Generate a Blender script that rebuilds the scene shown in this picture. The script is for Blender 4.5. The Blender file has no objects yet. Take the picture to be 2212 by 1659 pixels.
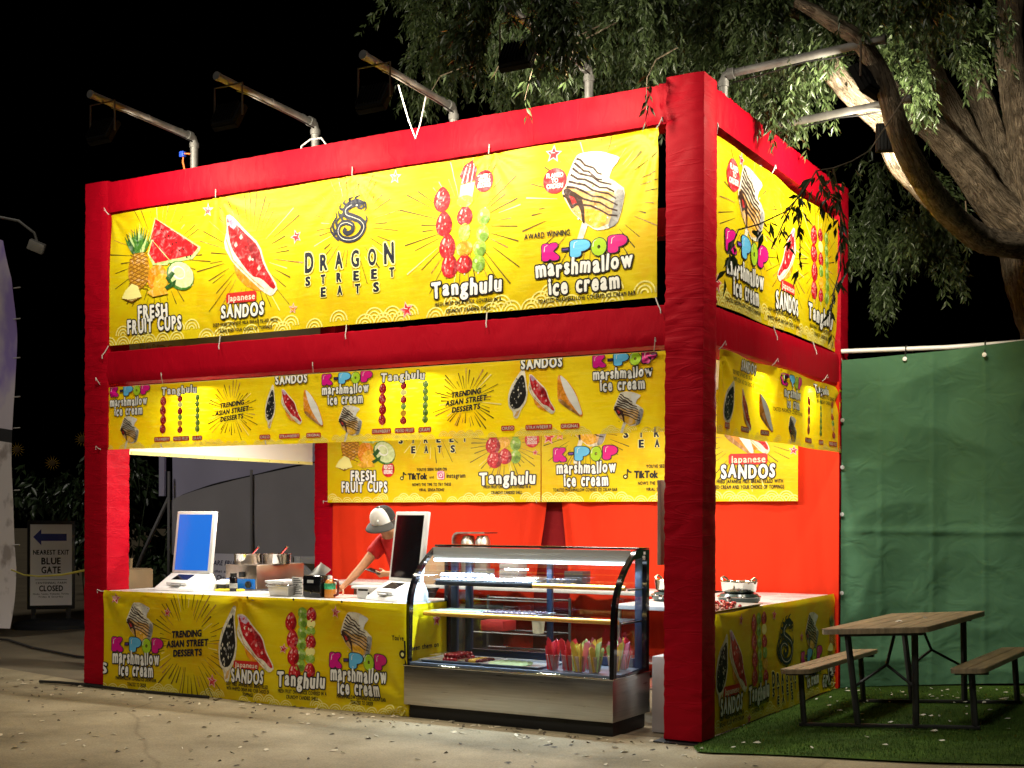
import bpy, bmesh, math, random
import numpy as np
from mathutils import Vector, Matrix, noise
from mathutils.geometry import tessellate_polygon
random.seed(7)
SC = bpy.context.scene
COL = SC.collection
PI = math.pi

# ------------------------------------------------------------------ camera
YAW, PITCH, ROLL = -0.5245, -0.0029, 0.0035
cam_d = bpy.data.cameras.new('camera'); cam = bpy.data.objects.new('camera', cam_d); COL.objects.link(cam)
cam_d.sensor_width = 36.0; cam_d.lens = 2799.1 / 2212 * 36; cam_d.shift_y = (1123.0 - 829.5) / 2212
cam_d.clip_start = 0.05; cam_d.clip_end = 400
_f = Vector((math.sin(YAW) * math.cos(PITCH), math.cos(YAW) * math.cos(PITCH), math.sin(PITCH)))
_r = Vector((math.cos(YAW), -math.sin(YAW), 0)); _u = _r.cross(_f)
_r2 = _r * math.cos(ROLL) + _u * math.sin(ROLL); _u2 = -_r * math.sin(ROLL) + _u * math.cos(ROLL)
_m = Matrix((_r2, _u2, -_f)).transposed().to_4x4(); _m.translation = (3.3485, -8.4072, 1.5932)
cam.matrix_world = _m
SC.camera = cam

# ------------------------------------------------------------------ night sky, fairground light, exposure
W = bpy.data.worlds.new('World'); SC.world = W; W.use_nodes = True
nt = W.node_tree; sky = nt.nodes.new('ShaderNodeTexSky'); sky.sky_type = 'NISHITA'; sky.sun_disc = False
SUN_EL, SUN_AZ = math.radians(46), math.radians(176)
sky.sun_elevation = math.radians(-8); sky.sun_rotation = SUN_AZ
nt.links.new(sky.outputs[0], nt.nodes['Background'].inputs[0]); nt.nodes['Background'].inputs[1].default_value = 0.05
sun_d = bpy.data.lights.new('sun', 'SUN'); sun_d.energy = 0.64; sun_d.angle = math.radians(9); sun_d.color = (1, .93, .82)
sun = bpy.data.objects.new('sun', sun_d); COL.objects.link(sun)
_sd = Vector((math.sin(SUN_AZ) * math.cos(SUN_EL), math.cos(SUN_AZ) * math.cos(SUN_EL), math.sin(SUN_EL)))
sun.rotation_euler = _sd.to_track_quat('Z', 'Y').to_euler(); sun.location = (4, -20, 18)
SC.view_settings.view_transform = 'Standard'; SC.view_settings.look = 'None'; SC.view_settings.exposure = 0; SC.view_settings.gamma = 1
SC.cycles.use_denoising = True; SC.cycles.max_bounces = 7; SC.cycles.transparent_max_bounces = 16
SC.cycles.sample_clamp_indirect = 4; SC.cycles.caustics_reflective = False; SC.cycles.caustics_refractive = False
FLOOD_W, ROOM_W, CASE_W = 40, 110, 46

# ------------------------------------------------------------------ materials
def lin(h):
    h = h.lstrip('#'); c = [int(h[i:i + 2], 16) / 255 for i in (0, 2, 4)]
    return tuple(x / 12.92 if x <= .04045 else ((x + .055) / 1.055) ** 2.4 for x in c)
MATS = {}
def mat(name, col=(.5, .5, .5), rough=.5, metal=0, var=0, vscale=6, bump=0, bscale=30, spec=.5, emit=None, estr=1, stretch=None, trans=0, coat=0):
    if name in MATS: return MATS[name]
    if isinstance(col, str): col = lin(col)
    m = bpy.data.materials.new(name); m.use_nodes = True; n = m.node_tree; b = n.nodes['Principled BSDF']; L = n.links.new
    b.inputs['Base Color'].default_value = (*col, 1); b.inputs['Roughness'].default_value = rough; b.inputs['Metallic'].default_value = metal
    b.inputs['Specular IOR Level'].default_value = spec
    if coat: b.inputs['Coat Weight'].default_value = coat
    if trans: b.inputs['Transmission Weight'].default_value = trans
    if emit: b.inputs['Emission Color'].default_value = (*emit, 1); b.inputs['Emission Strength'].default_value = estr
    if var or bump:
        tc = n.nodes.new('ShaderNodeTexCoord'); mp = n.nodes.new('ShaderNodeMapping'); L(tc.outputs['Object'], mp.inputs[0])
        if stretch: mp.inputs['Scale'].default_value = stretch
    if var:
        nz = n.nodes.new('ShaderNodeTexNoise'); nz.inputs['Scale'].default_value = vscale; nz.inputs['Detail'].default_value = 6; L(mp.outputs[0], nz.inputs['Vector'])
        cr = n.nodes.new('ShaderNodeValToRGB'); cr.color_ramp.elements[0].position = .3; cr.color_ramp.elements[1].position = .7
        cr.color_ramp.elements[0].color = (*[c * (1 - var) for c in col], 1); cr.color_ramp.elements[1].color = (*[min(.95, c * (1 + var)) for c in col], 1)
        L(nz.outputs[0], cr.inputs[0]); L(cr.outputs[0], b.inputs['Base Color'])
        mr = n.nodes.new('ShaderNodeMapRange'); mr.inputs[3].default_value = max(.05, rough - .12); mr.inputs[4].default_value = min(1, rough + .12)
        L(nz.outputs[0], mr.inputs[0]); L(mr.outputs[0], b.inputs['Roughness'])
    if bump:
        nb = n.nodes.new('ShaderNodeTexNoise'); nb.inputs['Scale'].default_value = bscale; nb.inputs['Detail'].default_value = 5; L(mp.outputs[0], nb.inputs['Vector'])
        bp = n.nodes.new('ShaderNodeBump'); bp.inputs['Strength'].default_value = bump; bp.inputs['Distance'].default_value = .02
        L(nb.outputs[0], bp.inputs['Height']); L(bp.outputs[0], b.inputs['Normal'])
    MATS[name] = m; return m

def fabric_mat(name, col, rough=.6, stretch=(1.2, 1.2, 4), crease=.25, ridge=0):
    """thin stretched cloth: fine weave, long soft creases"""
    if name in MATS: return MATS[name]
    m = mat(name, col, rough, var=.10, vscale=1.5, spec=.10); n = m.node_tree; b = n.nodes['Principled BSDF']; L = n.links.new
    tc = n.nodes.new('ShaderNodeTexCoord'); mp = n.nodes.new('ShaderNodeMapping'); mp.inputs['Scale'].default_value = stretch
    L(tc.outputs['Object'], mp.inputs[0]); nz = n.nodes.new('ShaderNodeTexNoise'); nz.inputs['Scale'].default_value = 1.6; nz.inputs['Detail'].default_value = 2; nz.inputs['Distortion'].default_value = .8
    L(mp.outputs[0], nz.inputs['Vector']); n2 = n.nodes.new('ShaderNodeTexNoise'); n2.inputs['Scale'].default_value = 420; L(tc.outputs['Object'], n2.inputs['Vector'])
    src = nz.outputs[0]
    if ridge:
        z = n.nodes.new('ShaderNodeTexNoise'); z.inputs['Scale'].default_value = 2.6; z.inputs['Detail'].default_value = 3; z.inputs['Distortion'].default_value = 1.1; L(mp.outputs[0], z.inputs['Vector']); a = n.nodes.new('ShaderNodeMath'); a.operation = 'SUBTRACT'; a.inputs[1].default_value = .5; L(z.outputs[0], a.inputs[0]); c = n.nodes.new('ShaderNodeMath'); c.operation = 'ABSOLUTE'; L(a.outputs[0], c.inputs[0])
        q = n.nodes.new('ShaderNodeMapRange'); q.inputs[2].default_value = .05; q.inputs[3].default_value = ridge; q.inputs[4].default_value = 0; L(c.outputs[0], q.inputs[0]); g = n.nodes.new('ShaderNodeMath'); g.operation = 'ADD'; L(q.outputs[0], g.inputs[0]); L(src, g.inputs[1]); src = g.outputs[0]
    ad = n.nodes.new('ShaderNodeMath'); ad.operation = 'MULTIPLY_ADD'; ad.inputs[1].default_value = .03; L(n2.outputs[0], ad.inputs[0]); L(src, ad.inputs[2])
    bp = n.nodes.new('ShaderNodeBump'); bp.inputs['Strength'].default_value = crease; bp.inputs['Distance'].default_value = .03
    L(ad.outputs[0], bp.inputs['Height']); L(bp.outputs[0], b.inputs['Normal'])
    return m

def vinyl_bump(m, strength=.10):
    n = m.node_tree; b = n.nodes['Principled BSDF']; L = n.links.new
    uv = n.nodes.new('ShaderNodeUVMap'); uv.uv_map = 'print'
    mp = n.nodes.new('ShaderNodeMapping'); mp.inputs['Rotation'].default_value = (0, 0, .7); mp.inputs['Scale'].default_value = (1.1, 5, 1); L(uv.outputs[0], mp.inputs[0])
    nz = n.nodes.new('ShaderNodeTexNoise'); nz.inputs['Scale'].default_value = 1.6; nz.inputs['Detail'].default_value = 3; nz.inputs['Distortion'].default_value = .6; L(mp.outputs[0], nz.inputs['Vector'])
    mp2 = n.nodes.new('ShaderNodeMapping'); mp2.inputs['Rotation'].default_value = (0, 0, -.5); mp2.inputs['Scale'].default_value = (1.3, 9, 1); L(uv.outputs[0], mp2.inputs[0])
    n2 = n.nodes.new('ShaderNodeTexNoise'); n2.inputs['Scale'].default_value = 2.2; n2.inputs['Detail'].default_value = 2; L(mp2.outputs[0], n2.inputs['Vector'])
    ad = n.nodes.new('ShaderNodeMath'); ad.operation = 'MULTIPLY_ADD'; ad.inputs[1].default_value = .5; L(n2.outputs[0], ad.inputs[0]); L(nz.outputs[0], ad.inputs[2])
    bp = n.nodes.new('ShaderNodeBump'); bp.inputs['Strength'].default_value = strength; bp.inputs['Distance'].default_value = .05
    L(ad.outputs[0], bp.inputs['Height']); L(bp.outputs[0], b.inputs['Normal'])
def ink(name, col):
    k = 'print_' + name
    if k in MATS: return MATS[k]
    m = mat(k, col, .46, spec=.30); vinyl_bump(m)
    if name in FOOD:
        n = m.node_tree; b = n.nodes['Principled BSDF']; L = n.links.new; uv = n.nodes.new('ShaderNodeUVMap'); uv.uv_map = 'print'; z = n.nodes.new('ShaderNodeTexNoise'); z.inputs['Scale'].default_value = 17; z.inputs['Detail'].default_value = 7; z.inputs['Roughness'].default_value = .68; z.inputs['Distortion'].default_value = .7; L(uv.outputs[0], z.inputs['Vector'])
        c = n.nodes.new('ShaderNodeValToRGB'); e = c.color_ramp.elements; d, h = FOOD[name]; e[0].position = .33; e[0].color = (*[x * d for x in col], 1); e[1].position = .52; e[1].color = (*col, 1); x = e.new(.70); x.color = (*[min(.88, q + (.85 - q) * h) for q in col], 1); L(z.outputs[0], c.inputs[0]); L(c.outputs[0], b.inputs['Base Color'])
    return m
FOOD = dict(berry=(.38, .30), red=(.5, .25), berryd=(.4, .2), cream=(.55, .3), tan=(.45, .4), tand=(.5, .3), orange=(.5, .35), orangel=(.55, .35), grape=(.5, .35), graped=(.5, .2), rind=(.5, .3), green=(.4, .35), greend=(.4, .25), pine=(.35, .4), cuke=(.7, .3), grey=(.5, .2), lilac=(.5, .4), ice=(.4, .2), choc=(.5, .12))
def yellow_vinyl():
    if 'print_yellow' in MATS: return MATS['print_yellow']
    m = mat('print_yellow', (.83, .66, .004), .46, spec=.30); vinyl_bump(m)
    n = m.node_tree; b = n.nodes['Principled BSDF']; L = n.links.new
    uv = n.nodes.new('ShaderNodeUVMap'); uv.uv_map = 'print'
    a = n.nodes.new('ShaderNodeTexNoise'); a.inputs['Scale'].default_value = 1.7; a.inputs['Detail'].default_value = 7; a.inputs['Roughness'].default_value = .62; L(uv.outputs[0], a.inputs['Vector'])
    r = n.nodes.new('ShaderNodeValToRGB'); e = r.color_ramp.elements
    e[0].position = .30; e[0].color = (.81, .45, .002, 1); e[1].position = .52; e[1].color = (.84, .66, .004, 1); x = e.new(.72); x.color = (.87, .72, .02, 1)
    L(a.outputs[0], r.inputs[0])
    mp = n.nodes.new('ShaderNodeMapping'); mp.inputs['Rotation'].default_value = (0, 0, .9); mp.inputs['Scale'].default_value = (3, 22, 1); L(uv.outputs[0], mp.inputs[0])
    s = n.nodes.new('ShaderNodeTexNoise'); s.inputs['Scale'].default_value = 2; s.inputs['Detail'].default_value = 4; L(mp.outputs[0], s.inputs['Vector'])
    r2 = n.nodes.new('ShaderNodeValToRGB'); r2.color_ramp.elements[0].position = .56; r2.color_ramp.elements[0].color = (0, 0, 0, 1); r2.color_ramp.elements[1].position = .72; r2.color_ramp.elements[1].color = (.28, .28, .28, 1)
    L(s.outputs[0], r2.inputs[0])
    mx = n.nodes.new('ShaderNodeMixRGB'); L(r2.outputs[0], mx.inputs[0]); L(r.outputs[0], mx.inputs[1]); mx.inputs[2].default_value = (.90, .80, .10, 1)
    L(mx.outputs[0], b.inputs['Base Color'])
    tr = n.nodes.new('ShaderNodeBsdfTranslucent'); L(mx.outputs[0], tr.inputs[0]); ms = n.nodes.new('ShaderNodeMixShader'); ms.inputs[0].default_value = .26; L(b.outputs[0], ms.inputs[1]); L(tr.outputs[0], ms.inputs[2]); L(ms.outputs[0], n.nodes['Material Output'].inputs[0])
    return m
def glass_mat():
    if 'glass' in MATS: return MATS['glass']
    m = bpy.data.materials.new('glass'); m.use_nodes = True; n = m.node_tree; n.nodes.clear(); L = n.links.new
    o = n.nodes.new('ShaderNodeOutputMaterial'); t = n.nodes.new('ShaderNodeBsdfTransparent'); t.inputs[0].default_value = (.93, .96, .97, 1)
    g = n.nodes.new('ShaderNodeBsdfGlossy'); g.inputs['Roughness'].default_value = .02; lw = n.nodes.new('ShaderNodeLayerWeight'); pw = n.nodes.new('ShaderNodeMath'); pw.operation = 'POWER'; pw.inputs[1].default_value = 4; L(lw.outputs['Facing'], pw.inputs[0]); f = n.nodes.new('ShaderNodeMath'); f.operation = 'MULTIPLY_ADD'; f.inputs[1].default_value = .55; f.inputs[2].default_value = .085; L(pw.outputs[0], f.inputs[0])
    x = n.nodes.new('ShaderNodeMixShader'); L(f.outputs[0], x.inputs[0]); L(t.outputs[0], x.inputs[1]); L(g.outputs[0], x.inputs[2]); L(x.outputs[0], o.inputs[0])
    MATS['glass'] = m; return m

RED = (.36, .0006, .010)
M_RED = fabric_mat('red_fabric', RED, .55, (.55, .55, 3.0), .30, .13); M_REDB = fabric_mat('red_beam_fabric', RED, .55, (2.2, 2.2, .6), .26, .10)
M_REDIN = fabric_mat('scarlet_fabric', (.62, .030, .008), .75, (3, 3, .5))
M_STEEL = mat('brushed_steel', (.52, .50, .47), .32, 1, var=.12, vscale=3, bump=.04, bscale=60, stretch=(1, 1, 25))
M_CHROME = mat('polished_steel', (.72, .71, .69), .12, 1)
M_GALV = mat('galvanised_pipe', (.17, .165, .155), .55, .4, var=.3, vscale=9)
M_BLACK = mat('black_metal', (.012, .012, .013), .42, var=.3, vscale=15)
M_BLKGLOSS = mat('black_gloss', (.006, .006, .007), .10)
M_WHITE = mat('white_plastic', (.80, .80, .79), .35, var=.03, vscale=4)
M_PAPER = mat('white_paper', (.82, .81, .78), .8)
M_CORD = mat('white_cord', (.50, .48, .45), .8)

# ------------------------------------------------------------------ mesh building
class MB:
    def __init__(s): s.v = []; s.f = []; s.m = []
    def add(s, v, f, mi=0):
        k = len(s.v); s.v += [tuple(p) for p in v]; s.f += [tuple(i + k for i in q) for q in f]; s.m += [mi] * len(f); return s
    def box(s, a, b, mi=0, ch=0, rot=None, loc=None):
        x0, y0, z0 = a; x1, y1, z1 = b
        if ch <= 0:
            v = [(x0, y0, z0), (x1, y0, z0), (x1, y1, z0), (x0, y1, z0), (x0, y0, z1), (x1, y0, z1), (x1, y1, z1), (x0, y1, z1)]
            f = [(3, 2, 1, 0), (4, 5, 6, 7), (0, 1, 5, 4), (1, 2, 6, 5), (2, 3, 7, 6), (3, 0, 4, 7)]
        else:
            bm = bmesh.new(); bmesh.ops.create_cube(bm, size=1)
            for q in bm.verts: q.co = Vector(((x0 + x1) / 2 + q.co.x * (x1 - x0), (y0 + y1) / 2 + q.co.y * (y1 - y0), (z0 + z1) / 2 + q.co.z * (z1 - z0)))
            bmesh.ops.bevel(bm, geom=bm.edges[:], offset=ch, segments=2, profile=.5, affect='EDGES')
            bm.verts.index_update(); v = [q.co[:] for q in bm.verts]; f = [[q.index for q in p.verts] for p in bm.faces]; bm.free()
        if rot is not None or loc is not None:
            R = rot if rot is not None else Matrix.Identity(3); l = Vector(loc or (0, 0, 0)); v = [R @ Vector(p) + l for p in v]
        return s.add(v, f, mi)
    def tube(s, pts, r, n=8, mi=0, cap=True, squash=1):
        pts = [Vector(p) for p in pts]; N = len(pts); rr = r if isinstance(r, (list, tuple)) else [r] * N
        up = None; v = []; f = []
        for i, p in enumerate(pts):
            t = (pts[min(i + 1, N - 1)] - pts[max(i - 1, 0)]).normalized()
            if up is None:
                up = t.orthogonal().normalized()
            up = (up - t * up.dot(t)); up = up.normalized() if up.length > 1e-6 else t.orthogonal().normalized()
            b = t.cross(up)
            for k in range(n):
                a = 2 * PI * k / n; v.append(p + (up * math.cos(a) + b * math.sin(a) * squash) * rr[i])
        for i in range(N - 1):
            for k in range(n): f.append((i * n + k, i * n + (k + 1) % n, (i + 1) * n + (k + 1) % n, (i + 1) * n + k))
        if cap: f.append(tuple(range(n - 1, -1, -1))); f.append(tuple((N - 1) * n + k for k in range(n)))
        return s.add(v, f, mi)
    def lathe(s, prof, c=(0, 0, 0), n=20, mi=0, sx=1, sy=1, rot=None):
        v = []; f = []; N = len(prof)
        for r, z in prof:
            for k in range(n):
                a = 2 * PI * k / n; p = Vector((r * math.cos(a) * sx, r * math.sin(a) * sy, z))
                if rot is not None: p = rot @ p
                v.append(p + Vector(c))
        for i in range(N - 1):
            for k in range(n): f.append((i * n + k, i * n + (k + 1) % n, (i + 1) * n + (k + 1) % n, (i + 1) * n + k))
        if prof[0][0] > 1e-5: f.append(tuple(range(n - 1, -1, -1)))
        if prof[-1][0] > 1e-5: f.append(tuple((N - 1) * n + k for k in range(n)))
        return s.add(v, f, mi)
    def ball(s, c, r, mi=0, n=10, sx=1, sy=1, sz=1, rot=None):
        return s.lathe([(r * math.sin(PI * i / 6) + 1e-6, -r * sz * math.cos(PI * i / 6)) for i in range(7)], c, n, mi, sx, sy, rot)
    def prism(s, poly, ax, a, b, mi=0):
        """poly in the two other axes, from a to b along ax"""
        n = len(poly)
        def P(p, w):
            return {'x': (w, p[0], p[1]), 'y': (p[0], w, p[1]), 'z': (p[0], p[1], w)}[ax]
        v = [P(p, a) for p in poly] + [P(p, b) for p in poly]
        f = [(i, (i + 1) % n, n + (i + 1) % n, n + i) for i in range(n)] + [tuple(range(n - 1, -1, -1)), tuple(range(n, 2 * n))]
        return s.add(v, f, mi)
    def grid(s, fn, nu, nv, mi=0):
        v = [fn(i / nu, j / nv) for j in range(nv + 1) for i in range(nu + 1)]
        f = [(j * (nu + 1) + i, j * (nu + 1) + i + 1, (j + 1) * (nu + 1) + i + 1, (j + 1) * (nu + 1) + i) for j in range(nv) for i in range(nu)]
        return s.add(v, f, mi)
    def mesh(s, name, mats, smooth=40):
        me = bpy.data.meshes.new(name); me.from_pydata(s.v, [], s.f)
        for m in (mats if isinstance(mats, (list, tuple)) else [mats]): me.materials.append(m)
        me.polygons.foreach_set('material_index', s.m)
        bm = bmesh.new(); bm.from_mesh(me); bmesh.ops.recalc_face_normals(bm, faces=bm.faces[:])
        if smooth:
            lim = math.radians(smooth)
            for e in bm.edges: e.smooth = not (len(e.link_faces) == 2 and e.calc_face_angle(0) > lim)
            for q in bm.faces: q.smooth = True
        bm.to_mesh(me); bm.free(); me.update(); return me
    def obj(s, name, mats, parent=None, smooth=40):
        o = bpy.data.objects.new(name, s.mesh(name, mats, smooth)); COL.objects.link(o)
        if parent is not None: put(o, parent)
        return o
def put(o, parent):
    """child built in world coordinates under a parent that sits unrotated at its base"""
    o.parent = parent
    if not parent.get('local'):
        l = Vector(parent.location)
        if parent.parent is not None: l = Vector((0, 0, 0)) if False else l
        o.matrix_parent_inverse = Matrix.Translation(-l) if parent.type == 'EMPTY' else Matrix.Identity(4)
def tag(o, label=None, cat=None, group=None, kind=None):
    if label: o['label'] = label
    if cat: o['category'] = cat
    if group: o['group'] = group
    if kind: o['kind'] = kind
    return o
def thing(name, label, cat, loc=(0, 0, 0), group=None, local=False):
    o = bpy.data.objects.new(name, None); COL.objects.link(o); o.location = loc; o.empty_display_size = .1
    if local: o['local'] = 1
    return tag(o, label, cat, group)
def copy_tree(o, parent=None):
    c = o.copy(); COL.objects.link(c)
    if parent is not None: c.parent = parent
    for ch in list(o.children): copy_tree(ch, c)
    return c
def fabric_bar(axis, c0, c1, a, b, amp=.005, step=.03, rad=.018, seed=0, gathers=(), sag=0):
    """cloth sleeve round a box beam: cross-section c0..c1 (two other axes), running a..b along axis, with drawn creases"""
    (p0, q0), (p1, q1) = c0, c1; per = []
    nseg = 7
    def side(ax, ay, bx, by):
        for k in range(nseg): t = k / nseg; per.append((ax + (bx - ax) * t, ay + (by - ay) * t))
    side(p0 + rad, q0, p1 - rad, q0); side(p1, q0 + rad, p1, q1 - rad); side(p1 - rad, q1, p0 + rad, q1); side(p0, q1 - rad, p0, q0 + rad)
    cx, cy = (p0 + p1) / 2, (q0 + q1) / 2; N = max(2, int((b - a) / step)); mb = MB(); v = []; f = []; n = len(per)
    for i in range(N + 1):
        t = a + (b - a) * i / N
        g = 0
        for (gp, gw, gs) in gathers: g += gs * math.exp(-((t - gp) / gw) ** 2)
        for k, (p, q) in enumerate(per):
            dx, dy = p - cx, q - cy; l = math.hypot(dx, dy); ang = math.atan2(dy, dx)
            w = noise.noise((math.cos(ang) * 1.1 + seed, math.sin(ang) * 1.1, t * 12 + .9 * math.sin(ang * 2) + 1.5 * noise.noise((t * 1.7, seed, ang * .5))))
            w = (1 - abs(w) * 2.6) * .8 if w > -.5 else w
            w2 = noise.noise((math.cos(ang) * 4 + seed * 3, math.sin(ang) * 4, t * 30)); w3 = noise.noise((math.cos(ang) * .8, seed * 2.0, t * 1.3))
            gg = noise.noise((math.cos(ang) * 2.5, math.sin(ang) * 2.5, t * 52 + seed)) * g
            d = amp * (w * (.35 + .9 * max(0, w3 + .25)) + .35 * w2) + gg * .017
            pp, qq = p + dx / l * d, q + dy / l * d - sag * 4 * (i / N) * (1 - i / N)
            v.append({'x': (t, pp, qq), 'y': (pp, t, qq), 'z': (pp, qq, t)}[axis])
    for i in range(N):
        for k in range(n): f.append((i * n + k, i * n + (k + 1) % n, (i + 1) * n + (k + 1) % n, (i + 1) * n + k))
    f.append(tuple(range(n))); f.append(tuple(N * n + k for k in range(n)))
    return mb.add(v, f)

# ------------------------------------------------------------------ lettering: glyph outlines grown by a distance field
_GL = {}
def glyph_edges(ch):
    if ch in _GL: return _GL[ch]
    cu = bpy.data.curves.new('letter', 'FONT'); cu.body = ch; cu.dimensions = '2D'; cu.fill_mode = 'FRONT'; cu.resolution_u = 3; cu.size = 1
    o = bpy.data.objects.new('letter', cu); COL.objects.link(o)
    dg = bpy.context.evaluated_depsgraph_get(); ev = o.evaluated_get(dg); me = ev.to_mesh()
    cnt = {}
    for p in me.polygons:
        for k in p.edge_keys: cnt[k] = cnt.get(k, 0) + 1
    V = [v.co[:2] for v in me.vertices]
    E = np.array([(V[a], V[b]) for (a, b), c in cnt.items() if c == 1]) if cnt else np.zeros((0, 2, 2))
    ev.to_mesh_clear(); bpy.data.objects.remove(o); bpy.data.curves.remove(cu)
    _GL[ch] = E; return E
_GP = {}
def glyph(ch, xs, w, step):
    """polygons of a glyph (x scaled by xs) grown by w; returns polys, x-min, x-max of the ungrown outline"""
    key = (ch, xs, w, step)
    if key in _GP: return _GP[key]
    E = glyph_edges(ch).copy()
    if not len(E): _GP[key] = ([], 0, .28 * xs); return _GP[key]
    E[:, :, 0] *= xs; lo = E.min((0, 1)); hi = E.max((0, 1))
    gx = np.arange(lo[0] - w - step * 1.5, hi[0] + w + step * 2, step); gy = np.arange(lo[1] - w - step * 1.5, hi[1] + w + step * 2, step)
    X, Y = np.meshgrid(gx, gy); P = np.stack([X.ravel(), Y.ravel()], 1)
    A = E[:, 0]; B = E[:, 1]; AB = B - A; L2 = (AB ** 2).sum(1) + 1e-12
    t = np.clip(((P[:, None] - A) * AB).sum(2) / L2, 0, 1); d = np.sqrt((((A + t[..., None] * AB) - P[:, None]) ** 2).sum(2)).min(1)
    ya, yb = A[:, 1], B[:, 1]; c = (ya > P[:, 1:2]) != (yb > P[:, 1:2])
    xi = A[:, 0] + (P[:, 1:2] - ya) / np.where(np.abs(yb - ya) < 1e-12, 1e-12, yb - ya) * AB[:, 0]
    ins = ((c & (xi > P[:, 0:1])).sum(1) % 2) == 1
    F = (w - np.where(ins, -d, d)).reshape(X.shape); polys = []
    S = F > 0; ny, nx = F.shape
    for j in range(ny - 1):
        i = 0
        while i < nx - 1:
            q = [S[j, i], S[j, i + 1], S[j + 1, i + 1], S[j + 1, i]]
            if all(q):
                k = i
                while k < nx - 1 and S[j, k] and S[j, k + 1] and S[j + 1, k] and S[j + 1, k + 1] and k - i < 8: k += 1
                polys.append([(gx[i], gy[j]), (gx[k], gy[j]), (gx[k], gy[j + 1]), (gx[i], gy[j + 1])]); i = k; continue
            if any(q):
                cs = [(i, j), (i + 1, j), (i + 1, j + 1), (i, j + 1)]; pl = []
                for a in range(4):
                    (ia, ja), (ib, jb) = cs[a], cs[(a + 1) % 4]; fa, fb = F[ja, ia], F[jb, ib]
                    if fa > 0: pl.append((gx[ia], gy[ja]))
                    if (fa > 0) != (fb > 0):
                        tt = fa / (fa - fb); pl.append((gx[ia] + (gx[ib] - gx[ia]) * tt, gy[ja] + (gy[jb] - gy[ja]) * tt))
                if len(pl) >= 3: polys.append(pl)
            i += 1
    _GP[key] = (polys, lo[0], hi[0]); return _GP[key]
def layout(s, xs, gap):
    x = 0; out = []
    for ch in s:
        if ch == ' ': x += .27 * xs + gap; continue
        E = glyph_edges(ch); a, b = (E[:, :, 0].min() * xs, E[:, :, 0].max() * xs) if len(E) else (0, .2)
        out.append((ch, x - a)); x += b - a + gap
    return out, x - gap
CAP = None
def text_polys(s, x0, x1, y, h, w=0.0, xs=.75, gap=.08, step=.045, jit=0, seed=1, mono=None):
    """polygons of s fitted between x0 and x1 on baseline y, capital height h; mono: letters spread evenly"""
    global CAP
    if CAP is None: e = glyph_edges('H'); CAP = e[:, :, 1].max()
    lay, tot = layout(s, xs, gap); k = h / CAP; kx = (x1 - x0) / tot if x1 is not None else k
    if x1 is None: x0 = x0 - tot * k / 2
    rnd = random.Random(seed); out = []
    for i, (ch, ox) in enumerate(lay):
        P, a, b = glyph(ch, xs, w, step); dy = rnd.uniform(-jit, jit); ro = rnd.uniform(-jit, jit) * 1.6; sc = 1 + rnd.uniform(-jit, jit)
        cx = (a + b) / 2; cr, sr = math.cos(ro), math.sin(ro)
        for pl in P:
            q = []
            for (px, py) in pl:
                u, v = (px - cx) * sc, (py - CAP / 2) * sc
                u, v = u * cr - v * sr, u * sr + v * cr
                q.append((x0 + (ox + cx + u) * kx, y + (CAP / 2 + v + dy) * k))
            out.append(q)
    return out

# ------------------------------------------------------------------ printed vinyl banners
INK = dict(white=(.80, .79, .74), black=(.012, .011, .010), navy=(.012, .014, .03), brown=(.10, .045, .012), red=(.62, .012, .02), tag=(.55, .025, .02),
           pink=(.60, .004, .22), pinkd=(.35, .002, .14), purple=(.16, .06, .42), blue=(.12, .47, .78), lime=(.36, .58, .02), berry=(.56, .008, .015), berryd=(.30, .004, .012),
           gloss=(.85, .45, .42), grape=(.30, .50, .05), graped=(.16, .30, .03), cream=(.80, .74, .58), tan=(.68, .40, .13), tand=(.42, .20, .05), choc=(.045, .016, .010), grey=(.30, .29, .28),
           orange=(.80, .28, .01), orangel=(.85, .45, .03), green=(.06, .20, .025), greend=(.025, .10, .02), rind=(.45, .62, .22), pine=(.62, .30, .02), pined=(.24, .10, .01),
           wave=(.90, .80, .22), glow=(.90, .84, .30), cuke=(.62, .72, .36), magenta=(.62, .01, .20), insta=(.55, .06, .22), ice=(.42, .02, .02), ray=(.10, .065, .01), lilac=(.55, .35, .50))
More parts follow.
